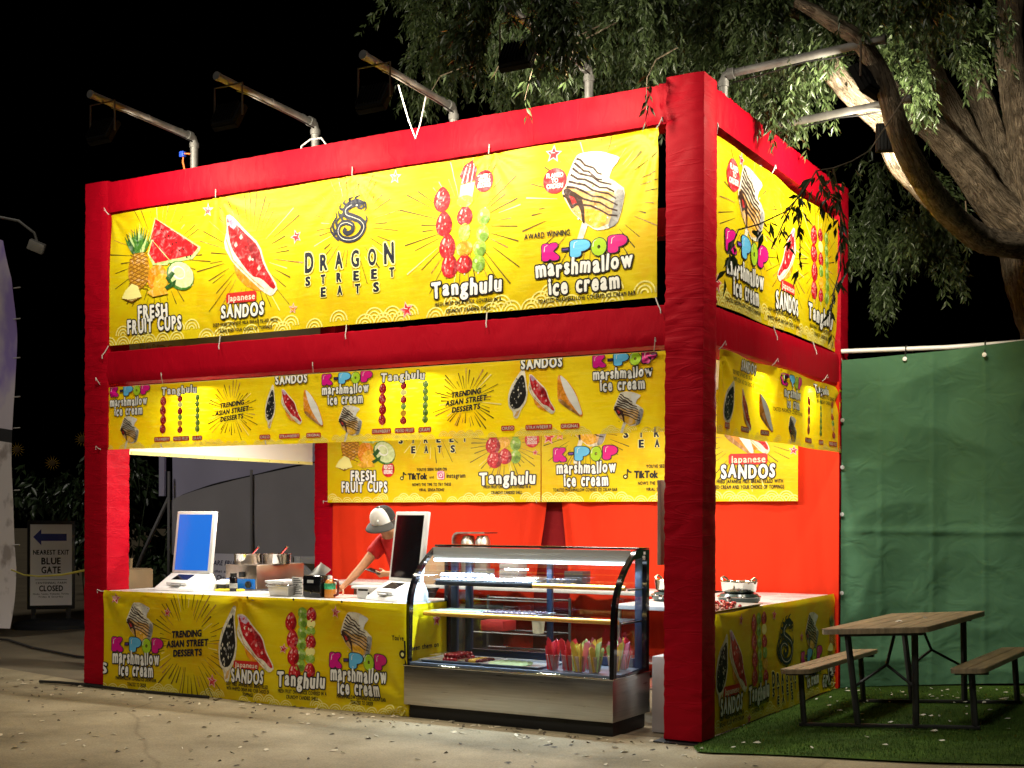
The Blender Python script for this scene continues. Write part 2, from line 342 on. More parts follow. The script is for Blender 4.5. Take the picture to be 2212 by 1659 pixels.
class Banner:
    """flat print: shapes in metres from the lower left corner; every shape is laid on its own thin layer of ink and follows the cloth's folds"""
    def __init__(s, w, h, fold=.006, seed=0, ties=(), corner=0):
        s.w, s.h, s.fold, s.seed, s.ties = w, h, fold, seed, ties; s.polys = []; s.rnd = random.Random(seed)
        r = s.rnd; s.waves = [(r.uniform(-1, 1) * .8 + PI / 2 * (k % 2) * .6, r.uniform(3, 7), r.uniform(0, 6), r.uniform(.3, 1)) for k in range(5)]
    def disp(s, u, v):
        d = 0
        for th, k, ph, a in s.waves: d += a * math.sin((u * math.cos(th) + v * math.sin(th)) * k + ph)
        d *= s.fold * .5
        for (tu, tv, amp, n) in s.ties:
            r = math.hypot(u - tu, v - tv); d += amp * min(1, r / .06) * math.exp(-r / .30) * math.cos(n * math.atan2(v - tv, u - tu))
        return d
    sm = False
    def poly(s, pts, ink_, layer=3):
        if s.sm and len(pts) > 5:
            q = []
            for i in range(len(pts)): (ax, ay), (bx, by) = pts[i], pts[(i + 1) % len(pts)]; q += [(ax * .8 + bx * .2, ay * .8 + by * .2), (ax * .2 + bx * .8, ay * .2 + by * .8)]
            pts = q
        s.polys.append(([(float(a), float(b)) for a, b in pts], ink_, layer)); return s
    def many(s, pls, ink_, layer):
        for p in pls: s.poly(p, ink_, layer)
    def ell(s, cx, cy, rx, ry, ink_, layer=3, n=18, rot=0, a0=0, a1=2 * PI):
        c, q = math.cos(rot), math.sin(rot); P = []
        for i in range(n):
            a = a0 + (a1 - a0) * i / (n if a1 - a0 > 6.2 else n - 1); x, y = rx * math.cos(a), ry * math.sin(a); P.append((cx + x * c - y * q, cy + x * q + y * c))
        return s.poly(P, ink_, layer)
    def stroke(s, pts, w0, w1, ink_, layer=4):
        L = []; R = []; n = len(pts)
        for i, (x, y) in enumerate(pts):
            ax, ay = pts[max(0, i - 1)]; bx, by = pts[min(n - 1, i + 1)]; dx, dy = bx - ax, by - ay; l = math.hypot(dx, dy) or 1
            w = w0 + (w1 - w0) * i / (n - 1); L.append((x - dy / l * w / 2, y + dx / l * w / 2)); R.append((x + dy / l * w / 2, y - dx / l * w / 2))
        for i in range(n - 1): s.poly([L[i], L[i + 1], R[i + 1], R[i]], ink_, layer)
        return s
    # --- motifs
    def text(s, t, x0, x1, y, h, ink_='black', w=.02, layer=6, **k): s.many(text_polys(t, x0, x1, y, h, w, **k), ink_, layer)
    def bubble(s, t, x0, x1, y, h, fill='white', line='black', layer=6, wf=.036, wl=.098, jit=.045, xs=.66, seed=3):
        s.many(text_polys(t, x0, x1, y, h, wl, xs=xs, gap=.155, jit=jit, step=.036, seed=seed), line, layer); s.many(text_polys(t, x0, x1, y, h, wf, xs=xs, gap=.155, jit=jit, step=.036, seed=seed), fill, layer + 1)
    def kpop(s, x0, x1, y, h):
        cs = [('K', 'pink', 0, .21), ('-', 'purple', .235, .335), ('P', 'blue', .355, .565), ('O', 'lime', .585, .775), ('P', 'magenta', .80, 1)]
        for i, (ch, c, a, b) in enumerate(cs):
            X0, X1 = x0 + (x1 - x0) * a, x0 + (x1 - x0) * b; dy = h * [-.04, 0, .02, -.02, .05][i]
            if ch == '-':
                for wd, cc, l in ((.0, 'navy', 6), (.012, c, 7)):
                    s.poly([(X0 + wd, y + h * .40 + wd), (X1 - wd, y + h * .42 + wd), (X1 - wd, y + h * .68 - wd), (X0 + wd, y + h * .66 - wd)], cc, l)
                continue
            k = (X1 - X0) * .17
            for wd, cc, l in ((.19, 'navy', 6), (.145, c, 7)): s.many(text_polys(ch, X0 + k, X1 - k, y + h * .14 + dy, h * .74, wd, xs=.95, jit=.0), cc, l)
            s.stroke([(X0 + k * .8, y + h * .55 + dy), (X0 + k, y + h * .86 + dy), (X0 + k * 2, y + h * .95 + dy)], h * .05, h * .02, 'white', 8)
    def marsh(s, cx, y1, w1, h1, y2, w2, h2):
        s.bubble('marshmallow', cx - w1 / 2, cx + w1 / 2, y1, h1, seed=5); s.bubble('ice cream', cx - w2 / 2, cx + w2 / 2, y2, h2, seed=6)
    def rays(s, cx, cy, r0, r1, n=40, sy=1.0, ink_='ray', w=.009):
        for i in range(n):
            a = 2 * PI * (i + s.rnd.uniform(-.3, .3)) / n; p = r0 * s.rnd.uniform(.8, 1.25); q = r1 * s.rnd.uniform(.65, 1.08); c, d = math.cos(a), math.sin(a) * sy
            s.stroke([(cx + c * p, cy + d * p), (cx + c * (p + q) / 2, cy + d * (p + q) / 2), (cx + c * q, cy + d * q)], w * .3, w * s.rnd.uniform(.5, 1.25), ink_ if s.rnd.random() < .7 else ('glow' if s.rnd.random() < .4 else 'tand'), 1)
    def star(s, cx, cy, r, ink_='red', rot=.2):
        for k, (rr, c) in enumerate(((r, 'gloss'), (r * .72, ink_))):
            s.poly([(cx + rr * (1 if i % 2 == 0 else .45) * math.cos(rot + PI * i / 5), cy + rr * (1 if i % 2 == 0 else .45) * math.sin(rot + PI * i / 5)) for i in range(10)], c, 3 + k)
        s.stroke([(cx - r * .3, cy + r * .2), (cx + r * .2, cy + r * .1)], r * .1, r * .04, 'white', 5)
    def badge(s, cx, cy, r, words, rot=0):
        s.ell(cx, cy, r, r, 'red', 4, 24); n = len(words)
        for i, t in enumerate(words): s.text(t, cx - r * .68 * (1 if len(t) > 3 else .4), cx + r * .68 * (1 if len(t) > 3 else .4), cy + r * (.62 - (i + 1) * 1.24 / n) + r * .05, r * 1.0 / n, 'white', .03, 6)
    def waves_row(s, rad=.07, rows=2, y0=-.02, prob=.85, x0=0, x1=None):
        x1 = x1 or s.w
        for j in range(rows):
            x = x0 + (rad if j % 2 else 0)
            while x < x1 + rad:
                if s.rnd.random() < prob - .25 * j:
                    for k in (1, .66, .34):
                        P = [(x + rad * k * math.cos(PI * i / 10), y0 + j * rad * .55 + rad * k * math.sin(PI * i / 10)) for i in range(11)]
                        s.stroke(P, rad * .14, rad * .14, 'wave', 1)
                x += rad * 2
    def tagbox(s, t, x0, x1, y0, y1, c='tag', layer=5):
        r = (y1 - y0) * .18; s.poly([(x0 + r, y0), (x1 - r, y0), (x1, y0 + r), (x1, y1 - r), (x1 - r, y1), (x0 + r, y1), (x0, y1 - r), (x0, y0 + r)], c, layer)
        p = (y1 - y0) * .2; s.text(t, x0 + p, x1 - p, y0 + p, (y1 - y0) * .6, 'cream', .012, layer + 1, xs=.6)
    def _berry(s, cx, cy, w, h, rot=0, layer=3, c='berry', dark='berryd'):
        P = [(-.42, .18), (-.5, -.1), (-.38, -.36), (-.12, -.5), (.15, -.5), (.4, -.35), (.5, -.08), (.4, .2), (.18, .42), (0, .5), (-.2, .4)]; k, q = math.cos(rot), math.sin(rot)
        f = lambda x, y: (cx + (x * w) * k - (y * h) * q, cy + (x * w) * q + (y * h) * k)
        s.poly([f(*p) for p in P], c, layer); s.poly([f(*p) for p in [(.1, -.45), (.4, -.35), (.5, -.08), (.4, .2), (.2, .38), (.28, .0)]], dark, layer + 1)
        for x, y in ((-.2, .12), (-.1, -.2), (-.28, -.08), (.05, .2), (.08, -.05)): s.poly([f(x - .035, y), (f(x, y + .07)), f(x + .04, y + .01), f(x, y - .05)], 'gloss', layer + 2)
        s.poly([f(-.3, .1), f(-.2, .3), f(-.12, .28), f(-.2, .05)], 'gloss', layer + 2)
    def grape(s, cx, cy, rx, ry, layer=3): s.ell(cx, cy, rx, ry, 'grape', layer, 16); s.ell(cx + rx * .25, cy - ry * .35, rx * .65, ry * .5, 'graped', layer + 1, 12); s.ell(cx - rx * .35, cy + ry * .3, rx * .22, ry * .25, 'cuke', layer + 2, 8)
    def skewers(s, x, y0, y1, dx, sz, kinds='bmg'):
        n = 4; H = (y1 - y0)
        for k, ch in enumerate(kinds):
            X = x + dx * k; s.stroke([(X, y0 - H * .06), (X + .004, y1)], .006, .006, 'cream', 2)
            if ch == 'b':
                for i in range(4): s.berry(X + sz * .06 * (i % 2), y0 + H * (.125 + .25 * i), sz, H * .27, .1 * (-1) ** i)
            elif ch == 'm':
                seq = ['berry', 'orangel', 'grape', 'berry', 'cream', 'berry']
                for i, c in enumerate(seq):
                    yy = y0 + H * (i + .5) / 6
                    if c == 'grape': s.grape(X, yy, sz * .36, H * .085)
                    elif c == 'berry': s.berry(X, yy, sz * .86, H * .19)
                    else: s.ell(X, yy, sz * .40, H * .08, c if c != 'cream' else 'glow', 3, 12)
            else:
                for i in range(6): s.grape(X + sz * .04 * (i % 2), y0 + H * (i + .5) / 6, sz * .38, H * .088)
    def icecream(s, *a, **k): s.sm = True; s._ice(*a, **k); s.sm = False
    def sando(s, *a, **k): s.sm = True; s._sando(*a, **k); s.sm = False
    def berry(s, *a, **k): s.sm = True; s._berry(*a, **k); s.sm = False
    def _ice(s, x, y, w, h, stick=True, layer=3):
        f = lambda px, py: (x + px * w, y + py * h)
        if stick: s.stroke([f(.40, .18), f(.30, -.08), f(.24, -.28)], w * .10, w * .08, 'cream', layer - 1)
        s.poly([f(*p) for p in [(.24, 1), (.45, 1.01), (.63, .985), (.91, .885), (.86, .82), (.78, .76), (.74, .68), (.72, .64), (.82, .6), (.88, .55), (1, .47), (.95, .24), (.87, .04), (.70, .0), (.54, 0), (.35, .12), (.17, .26), (.06, .42), (0, .54), (.05, .65), (.1, .755), (.17, .9)]], 'cream', layer)
        s.poly([f(*p) for p in [(.08, .62), (.3, .52), (.62, .50), (.86, .44), (.80, .08), (.54, .02), (.35, .13), (.17, .27), (.02, .52)]], 'tan', layer + 1)
        s.poly([f(*p) for p in [(.30, .30), (.55, .26), (.72, .22), (.70, .06), (.54, .02), (.38, .12)]], 'orangel', layer + 2)
        s.poly([f(*p) for p in [(.84, .50), (.99, .46), (.94, .24), (.86, .04), (.72, .01), (.80, .2)]], 'grey', layer + 2)
        s.poly([f(*p) for p in [(.62, .97), (.9, .88), (.86, .82), (.78, .76), (.72, .64), (.80, .61), (.62, .66), (.58, .8)]], 'white', layer + 1)
        for k in range(8):
            t = k / 7; a = (.22 - .20 * t, .94 - .46 * t); b = (.70 + .18 * min(1, t * 1.5) if k > 1 else .62, .70 - .56 * t)
            P = [(a[0] + (b[0] - a[0]) * i / 6, a[1] + (b[1] - a[1]) * i / 6 + .018 * math.sin(i * 2.1 + k)) for i in range(7)]
            s.stroke([f(*p) for p in P], w * .035, w * .022, 'choc', layer + 3)
        for k in range(26):
            a, b_ = s.rnd.uniform(.12, .85), s.rnd.uniform(.1, .9); q = s.rnd.uniform(.008, .022); s.poly([f(a - q, b_), f(a, b_ + q), f(a + q, b_), f(a, b_ - q)], ('tan' if b_ > .5 else 'tand') if k % 2 else 'white', layer + 2)
        s.poly([f(*p) for p in [(.02, .56), (.10, .58), (.22, .50), (.30, .46), (.36, .30), (.37, .10), (.33, .12), (.31, .26), (.25, .36), (.16, .30), (.10, .40)]], 'choc', layer + 4)
        s.poly([f(*p) for p in [(.12, .48), (.2, .45), (.24, .38), (.17, .36)]], 'ice', layer + 5)
    SB = [(.03, 1), (.14, 1.0), (.39, .81), (.66, .62), (.77, .36), (1, .10), (.88, 0), (.72, .07), (.58, .16), (.18, .43), (0, .65), (.06, .84)]
    def _sando(s, x, y, w, h, kind='s', layer=3, flip=False):
        f = lambda px, py: (x + ((1 - px) if flip else px) * w, y + py * h)
        if kind == 's':
            s.poly([f(*p) for p in [(.18, .45), (.58, .17), (.74, .07), (.60, .09), (.40, .16), (.24, .28)]], 'orange', layer - 1)
            s.poly([f(*p) for p in s.SB], 'cream', layer)
            s.poly([f(*p) for p in [(.05, .97), (.14, .96), (.38, .78), (.64, .60), (.74, .36), (.96, .11), (.90, .08), (.70, .22), (.52, .26), (.30, .46), (.16, .60), (.10, .74)]], 'berry', layer + 1)
            s.poly([f(*p) for p in [(.07, .97), (.14, .98), (.26, .88), (.20, .82), (.12, .86)]], 'lilac', layer + 2)
            s.poly([f(*p) for p in [(.42, .74), (.62, .60), (.70, .44), (.60, .40), (.46, .58)]], 'berryd', layer + 2)
            s.poly([f(*p) for p in [(.24, .66), (.36, .62), (.40, .50), (.28, .52)]], 'red', layer + 2)
            for k in range(16):
                q = s.rnd.uniform(.1, .9); px, py = .16 + q * .66 + s.rnd.uniform(-.04, .10), .90 - q * .72 + s.rnd.uniform(-.09, .02); d = s.rnd.uniform(.02, .045); s.poly([f(px - d, py), f(px - d * .2, py + d * .8), f(px + d, py + d * .2), f(px + d * .4, py - d * .7)], ['berryd', 'red', 'ice', 'berryd', 'gloss'][k % 5] if k % 5 < 4 or d < .028 else 'red', layer + 2)
            s.stroke([f(.05, .72), f(.18, .47), f(.57, .20), (f(.74, .10))], w * .02, w * .015, 'tan', layer + 1)
            for px, py in ((.3, .72), (.46, .46), (.62, .34), (.2, .64)): s.poly([f(px, py), f(px + .04, py + .04), f(px + .07, py - .01), f(px + .03, py - .03)], 'gloss', layer + 3)
        elif kind == 'o':
            s.poly([f(*p) for p in [(.72, 1), (.84, .98), (.92, .72), (1, .5), (.9, .3), (.66, .16), (.50, -.02), (.30, 0), (.26, .14), (.05, .22), (0, .44), (.16, .66), (.44, .84)]], 'cream', layer)
            s.poly([f(*p) for p in [(.50, .05), (.62, .17), (.44, .13), (.32, .02)]], 'tan', layer + 1)
            s.poly([f(*p) for p in [(.66, .88), (.80, .86), (.88, .66), (.92, .48), (.82, .33), (.58, .2), (.28, .18), (.10, .28), (.10, .44), (.28, .64)]], 'black', layer + 1)
            for k in range(46):
                a, b = s.rnd.uniform(.12, .85), s.rnd.uniform(.2, .84)
                if abs(a - (.25 + b * .5)) < .34 - abs(b - .48) * .35:
                    q = s.rnd.uniform(.012, .03); s.poly([f(a - q * 1.6, b), f(a, b + q), f(a + q * 1.4, b + q * .3), f(a + q * .4, b - q)], 'grey' if k % 3 else 'cream', layer + 2)
        else:
            s.poly([f(*p) for p in [(.02, .98), (.12, 1), (.4, .85), (.7, .6), (.85, .35), (1, .06), (.92, 0), (.6, .13), (.2, .3), (.02, .42), (.0, .7)]], 'orange', layer)
            s.poly([f(*p) for p in [(.10, .97), (.16, .98), (.4, .84), (.68, .58), (.84, .33), (.97, .07), (.86, .06), (.66, .22), (.42, .44), (.24, .68)]], 'white', layer + 1)
            s.poly([f(*p) for p in [(.02, .42), (.2, .3), (.6, .13), (.9, .01), (.8, .10), (.45, .28), (.15, .45)]], 'tand', layer + 1)
    def fruits(s, x, y, w, h):
        f = lambda px, py: (x + px * w, y + py * h)
        s.poly([f(*p) for p in [(.43, 1), (1, .56), (.99, .51), (.90, .42), (.62, .40), (.36, .72)]], 'rind', 3); s.poly([f(*p) for p in [(.44, .98), (.97, .56), (.90, .47), (.62, .44), (.38, .73)]], 'berry', 4)
        for k in range(9): a = .52 + .045 * k; s.ell(*f(a, .84 - .047 * k - .06 * (k % 2)), w * .008, h * .018, 'black', 5, 6, .6)
        s.poly([f(*p) for p in [(.40, .73), (.64, .43), (.60, .38), (.42, .40), (.35, .55)]], 'rind', 5); s.poly([f(*p) for p in [(.41, .71), (.62, .44), (.45, .42), (.37, .55)]], 'red', 6)
        s.ell(*f(.47, .24), w * .13, h * .16, 'orange', 4, 14, .3); s.ell(*f(.52, .18), w * .10, h * .10, 'orangel', 5, 12, .3)
        s.ell(*f(.76, .23), w * .18, h * .17, 'green', 5, 16, -.5); s.ell(*f(.77, .24), w * .165, h * .15, 'cuke', 6, 16, -.5); s.ell(*f(.74, .27), w * .09, h * .08, 'white', 7, 12, -.5); s.ell(*f(.75, .27), w * .07, h * .06, 'cuke', 8, 12, -.5)
        s.poly([f(*p) for p in [(.58, .22), (.66, .30), (.70, .26), (.62, .16)]], 'greend', 8); s.poly([f(*p) for p in [(.56, .10), (.72, .19), (.70, .12), (.60, .07)]], 'greend', 8)
        s.ell(*f(.23, .36), w * .145, h * .24, 'pine', 6, 20)
        for k in range(-4, 5):
            for sg in (1, -1): s.stroke([f(.23 + .13 * sg * (-1) + .0, .36 + .05 * k - .06), f(.23, .36 + .05 * k), f(.23 + .12 * sg, .36 + .05 * k + .06)], w * .008, w * .008, 'pined', 7)
        for k in range(13):
            a = (k - 6) / 6; l = .36 - .14 * abs(a); b = .23 + a * .06; s.poly([f(b - .035, .58), f(b + a * .10 - .01, .58 + l * .6), f(b + a * .15, .60 + l), f(b + .035, .58)], ['green', 'greend', 'rind', 'green'][k % 4], 7 + (k * 5) % 3)
        s.poly([f(*p) for p in [(.0, .03), (.05, .12), (.14, .20), (.22, .16), (.27, .02), (.14, -.02)]], 'glow', 10); s.poly([f(*p) for p in [(.02, .02), (.14, .0), (.26, .02), (.14, -.04)]], 'pined', 10)
        s.poly([f(*p) for p in [(.34, .06), (.42, .0), (.62, .02), (.58, .10), (.44, .12)]], 'orangel', 10)
    def dragon(s, x, y, w, h, c='navy'):
        f = lambda px, py: (x + px * w, y + py * h)
        def sw(pts, a, b, n=26, cc=c, l=5):
            P = [Vector((p[0], p[1], 0)) for p in pts]; Q = []
            for i in range(n):
                t = i / (n - 1) * (len(P) - 1); k = min(int(t), len(P) - 2); u = t - k; p0, p1, p2, p3 = P[max(0, k - 1)], P[k], P[k + 1], P[min(len(P) - 1, k + 2)]
                q = .5 * ((2 * p1) + (p2 - p0) * u + (2 * p0 - 5 * p1 + 4 * p2 - p3) * u * u + (3 * p1 - p0 - 3 * p2 + p3) * u ** 3); Q.append(f(q.x, q.y))
            s.stroke(Q, a * w, b * w, cc, l)
        body = [(.86, .80), (.74, .86), (.55, .84), (.40, .74), (.42, .62), (.62, .54), (.84, .44), (.93, .28), (.80, .10), (.55, .03), (.30, .08), (.16, .24), (.22, .40), (.42, .44), (.60, .36), (.60, .24), (.46, .18), (.36, .24), (.42, .30)]
        sw(body, .20, .10, 60); sw([(p[0] + .012, p[1] - .008) for p in body[2:-4]], .018, .010, 46, 'cream', 6)
        for P in ([(.86, .82), (.98, .84), (1.0, .70), (.93, .66)], [(.95, .78), (.86, .72), (.74, .74)], [(.6, .86), (.5, .96), (.62, 1.02)], [(.72, .88), (.70, .98), (.84, 1.04)], [(.48, .82), (.32, .90), (.40, .98)], [(.38, .74), (.22, .78), (.26, .90)],
                  [(.36, .66), (.2, .62), (.16, .76)], [(.10, .2), (.0, .42), (.12, .60), (.08, .72)], [(.16, .34), (.10, .48), (.24, .60), (.20, .68)], [(.06, .16), (-.06, .30), (-.04, .44)], [(.3, .5), (.28, .58), (.38, .64)], [(.94, .36), (1.02, .44), (.98, .56)], [(.2, .06), (.06, .14), (.02, .24)]):
            sw(P, .085, .012, 9)
        s.ell(*f(.74, .80), w * .03, h * .018, 'cream', 7, 8)
    def brand(s, x0, x1, yd, hd, ys, ye, hs, mono=1):
        """name lettering under the emblem: one letter at a time on an even pitch"""
        def sp(t, a, b, y, h, wt):
            for i, ch in enumerate(t):
                cx = a + (b - a) * i / (len(t) - 1); k = h * (.30 if ch != 'I' else .08)
                s.many(text_polys(ch, cx - k, cx + k, y, h, wt + .05, xs=.72, step=.05), 'glow', 5); s.many(text_polys(ch, cx - k, cx + k, y, h, wt, xs=.72, step=.05), 'navy', 6)
        w = x1 - x0; g = w * .045
        sp('D', x0 + g, x0 + g + 1e-6 + .0, yd - hd * .05, hd * 1.22, .045) if False else None
        for i, ch in enumerate('DRAGON'):
            cx = x0 + g + (w - 2 * g) * i / 5; h = hd * (1.25 if ch in 'DN' and i in (0, 5) else 1); k = h * .27
            s.many(text_polys(ch, cx - k, cx + k, yd, h, .085, xs=.7, step=.05), 'glow', 5); s.many(text_polys(ch, cx - k, cx + k, yd, h, .035, xs=.7, step=.05), 'navy', 6)
        sp('STREET', x0 + g * .6, x1 - g * .4, ys, hs, .05); sp('EATS', x0 + w * .22, x1 - w * .19, ye, hs, .05)
    def trending(s, cx, cy, w, h, seed=2):
        for i, (t, a) in enumerate((('TRENDING', .72), ('ASIAN STREET', 1), ('DESSERTS', .68))):
            yy = cy + h * (.5 - (i + .85) / 3) ; P = text_polys(t, cx - w * a / 2, cx + w * a / 2, 0, h * .22, .05, xs=.85, gap=.12)
            s.many([[(px + (py) * .12, yy + py + (px - cx) * .09) for px, py in pl] for pl in P], 'navy', 6)
    # --- build
    def clip(s, P):
        for ax, lo, hi in ((0, .002, s.w - .002), (1, .002, s.h - .002)):
            for sign, lim in ((1, lo), (-1, -hi)):
                out = []
                for i in range(len(P)):
                    a, b = P[i], P[(i + 1) % len(P)]; da, db = sign * a[ax] - lim, sign * b[ax] - lim
                    if da >= 0: out.append(a)
                    if (da >= 0) != (db >= 0): t = da / (da - db); out.append((a[0] + (b[0] - a[0]) * t, a[1] + (b[1] - a[1]) * t))
                P = out
                if len(P) < 3: return []
        return P
    def build(s, name, origin, ua, na, parent=None, base='print_yellow', step=.03, back=None):
        o, ua, na = Vector(origin), Vector(ua), Vector(na); va = Vector((0, 0, 1)); mats = []; V = []; UV = []; F = []; MI = []; SM = []
        yellow_vinyl()
        def mi(m):
            if m not in mats: mats.append(m)
            return mats.index(m)
        def put_v(u, v, off): UV.append((u, v)); V.append(tuple(o + ua * u + va * v + na * (s.disp(u, v) + off))); return len(V) - 1
        nu, nv = max(2, int(s.w / step)), max(2, int(s.h / step)); b0 = mi(MATS[base])
        for j in range(nv + 1):
            for i in range(nu + 1): put_v(s.w * i / nu, s.h * j / nv, 0)
        for j in range(nv):
            for i in range(nu): a = j * (nu + 1) + i; F.append((a, a + 1, a + nu + 2, a + nu + 1)); MI.append(b0); SM.append(True)
        if back:
            k0 = len(V); b1 = mi(back)
            for j in range(nv + 1):
                for i in range(nu + 1): put_v(s.w * i / nu, s.h * j / nv, -.003)
            for j in range(nv):
                for i in range(nu): a = k0 + j * (nu + 1) + i; F.append((a + nu + 1, a + nu + 2, a + 1, a)); MI.append(b1); SM.append(True)
        MAXE = .035
        for pts, ik, layer in s.polys:
            m = mi(ink(ik, INK[ik])); off = .0022 + .0008 * layer
            xs_ = [p[0] for p in pts]; ys_ = [p[1] for p in pts]; big = max(max(xs_) - min(xs_), max(ys_) - min(ys_))
            inside = min(xs_) > .002 and max(xs_) < s.w - .002 and min(ys_) > .002 and max(ys_) < s.h - .002
            if len(pts) <= 6 and big < MAXE and inside:
                F.append(tuple(put_v(u, v, off) for u, v in pts)); MI.append(m); SM.append(True); continue
            tris = [[pts[a], pts[b], pts[c]] for a, b, c in tessellate_polygon([[Vector((p[0], p[1], 0)) for p in pts]])] if len(pts) > 3 else [pts]
            while tris:
                t = tris.pop(); L = [math.dist(t[k], t[(k + 1) % 3]) for k in range(3)]; k = max(range(3), key=lambda q: L[q])
                if L[k] > MAXE * 1.6 and big > MAXE * 1.6:
                    a, b, c = t[k], t[(k + 1) % 3], t[(k + 2) % 3]; mm = ((a[0] + b[0]) / 2, (a[1] + b[1]) / 2); tris += [[a, mm, c], [mm, b, c]]; continue
                if not inside:
                    t = s.clip(t)
                    if len(t) < 3: continue
                F.append(tuple(put_v(u, v, off) for u, v in t)); MI.append(m); SM.append(True)
        me = bpy.data.meshes.new(name); me.from_pydata(V, [], F)
        for m in mats: me.materials.append(m)
        me.polygons.foreach_set('material_index', MI); me.polygons.foreach_set('use_smooth', SM)
        uvl = me.uv_layers.new(name='print'); li = np.zeros(len(me.loops), dtype=np.int32); me.loops.foreach_get('vertex_index', li)
        uvl.data.foreach_set('uv', np.array(UV, dtype=np.float32)[li].ravel()); me.update()
        ob = bpy.data.objects.new(name, me); COL.objects.link(ob)
        if parent is not None: put(ob, parent)
        return ob

# ================================================================== GROUND
def hz(x, y):
    s = min(max((y + 1.4) / 1.2, 0), 1); s = s * s * (3 - 2 * s)
    return .07 * min(max(x, 0), 5) * s
def ground_mat(name, c1, c2, scale, rough=.85, crack=False):
    m = mat(name, c1, rough, spec=.2); n = m.node_tree; b = n.nodes['Principled BSDF']; L = n.links.new
    tc = n.nodes.new('ShaderNodeTexCoord'); a = n.nodes.new('ShaderNodeTexNoise'); a.inputs['Scale'].default_value = scale; a.inputs['Detail'].default_value = 9; a.inputs['Roughness'].default_value = .62
    L(tc.outputs['Object'], a.inputs['Vector']); r = n.nodes.new('ShaderNodeValToRGB'); r.color_ramp.elements[0].position = .32; r.color_ramp.elements[0].color = (*c1, 1); r.color_ramp.elements[1].position = .68; r.color_ramp.elements[1].color = (*c2, 1); L(a.outputs[0], r.inputs[0])
    f = n.nodes.new('ShaderNodeTexNoise'); f.inputs['Scale'].default_value = 75; f.inputs['Detail'].default_value = 9; f.inputs['Roughness'].default_value = .75; L(tc.outputs['Object'], f.inputs['Vector'])
    mx = n.nodes.new('ShaderNodeMixRGB'); mx.blend_type = 'OVERLAY'; mx.inputs[0].default_value = .85; L(r.outputs[0], mx.inputs[1]); L(f.outputs[0], mx.inputs[2]); out = mx.outputs[0]
    h = n.nodes.new('ShaderNodeMath'); h.operation = 'MULTIPLY_ADD'; h.inputs[1].default_value = .35; L(f.outputs[0], h.inputs[0]); L(a.outputs[0], h.inputs[2])
    if crack:
        w = n.nodes.new('ShaderNodeTexNoise'); w.inputs['Scale'].default_value = 1.4; w.inputs['Detail'].default_value = 5; L(tc.outputs['Object'], w.inputs['Vector'])
        ad = n.nodes.new('ShaderNodeMixRGB'); ad.inputs[0].default_value = .18; L(tc.outputs['Object'], ad.inputs[1]); L(w.outputs[1], ad.inputs[2])
        v = n.nodes.new('ShaderNodeTexVoronoi'); v.feature = 'DISTANCE_TO_EDGE'; v.inputs['Scale'].default_value = .23; L(ad.outputs[0], v.inputs['Vector'])
        cr = n.nodes.new('ShaderNodeValToRGB'); cr.color_ramp.elements[0].position = .0006; cr.color_ramp.elements[0].color = (.5, .48, .45, 1); cr.color_ramp.elements[1].position = .003; cr.color_ramp.elements[1].color = (1, 1, 1, 1); L(v.outputs[0], cr.inputs[0])
        m2 = n.nodes.new('ShaderNodeMixRGB'); m2.blend_type = 'MULTIPLY'; m2.inputs[0].default_value = .45; L(out, m2.inputs[1]); L(cr.outputs[0], m2.inputs[2]); out = m2.outputs[0]
    L(out, b.inputs['Base Color']); bp = n.nodes.new('ShaderNodeBump'); bp.inputs['Strength'].default_value = .5; bp.inputs['Distance'].default_value = .02; L(h.outputs[0], bp.inputs['Height']); L(bp.outputs[0], b.inputs['Normal'])
    return m
def sheet(name, xs, ys, z, m, keep=lambda x, y: True):
    mb = MB(); n = len(xs); mb.v = [(x, y, hz(x, y) + z) for y in ys for x in xs]
    for j in range(len(ys) - 1):
        for i in range(n - 1):
            if keep((xs[i] + xs[i + 1]) / 2, (ys[j] + ys[j + 1]) / 2): mb.f.append((j * n + i, j * n + i + 1, (j + 1) * n + i + 1, (j + 1) * n + i)); mb.m.append(0)
    return tag(mb.obj(name, m, smooth=60), kind='structure')
ax = [-120, -60, -30, -20, -14, -10] + [-9 + .5 * i for i in range(17)] + [0 + .2 * i for i in range(26)] + [6, 8, 12, 20, 40, 80]
ay = [-60, -30, -15, -9, -6, -4, -3] + [-2 + .2 * i for i in range(20)] + [2.5, 3, 4, 5, 7, 10, 15, 25, 50, 100]
sheet('ground', ax, ay, 0, ground_mat('asphalt', (.13, .105, .07), (.20, .165, .11), .8))
mbp = MB()
def pave_edge(x): return .20 - .205 * (x + 6.3) if x < -6.1 else .16 + .02 * math.sin(x)
xs = [-40, -25, -16, -12, -10, -9, -8, -7, -6.4, -6.1] + [-5.6 + .4 * i for i in range(14)] + [.0, .2, .4, .6, .8, 1, 1.4, 2, 3, 4, 5, 6, 8, 14, 30]
ys = [0, .02, .05, .1, .15, .2, .3, .45, .7, 1]
for i, x in enumerate(xs):
    e = pave_edge(x)
    for t in ys: y = e - t * 1.6 if t < 1 else e - 30; mbp.v.append((x, y, hz(x, y) + .010))
k = len(ys)
for i in range(len(xs) - 1):
    for j in range(k - 1): mbp.f.append((i * k + j, i * k + j + 1, (i + 1) * k + j + 1, (i + 1) * k + j)); mbp.m.append(0)
tag(mbp.obj('pavement', ground_mat('concrete', (.21, .17, .10), (.40, .335, .215), 1.1, crack=True), smooth=60), kind='structure')
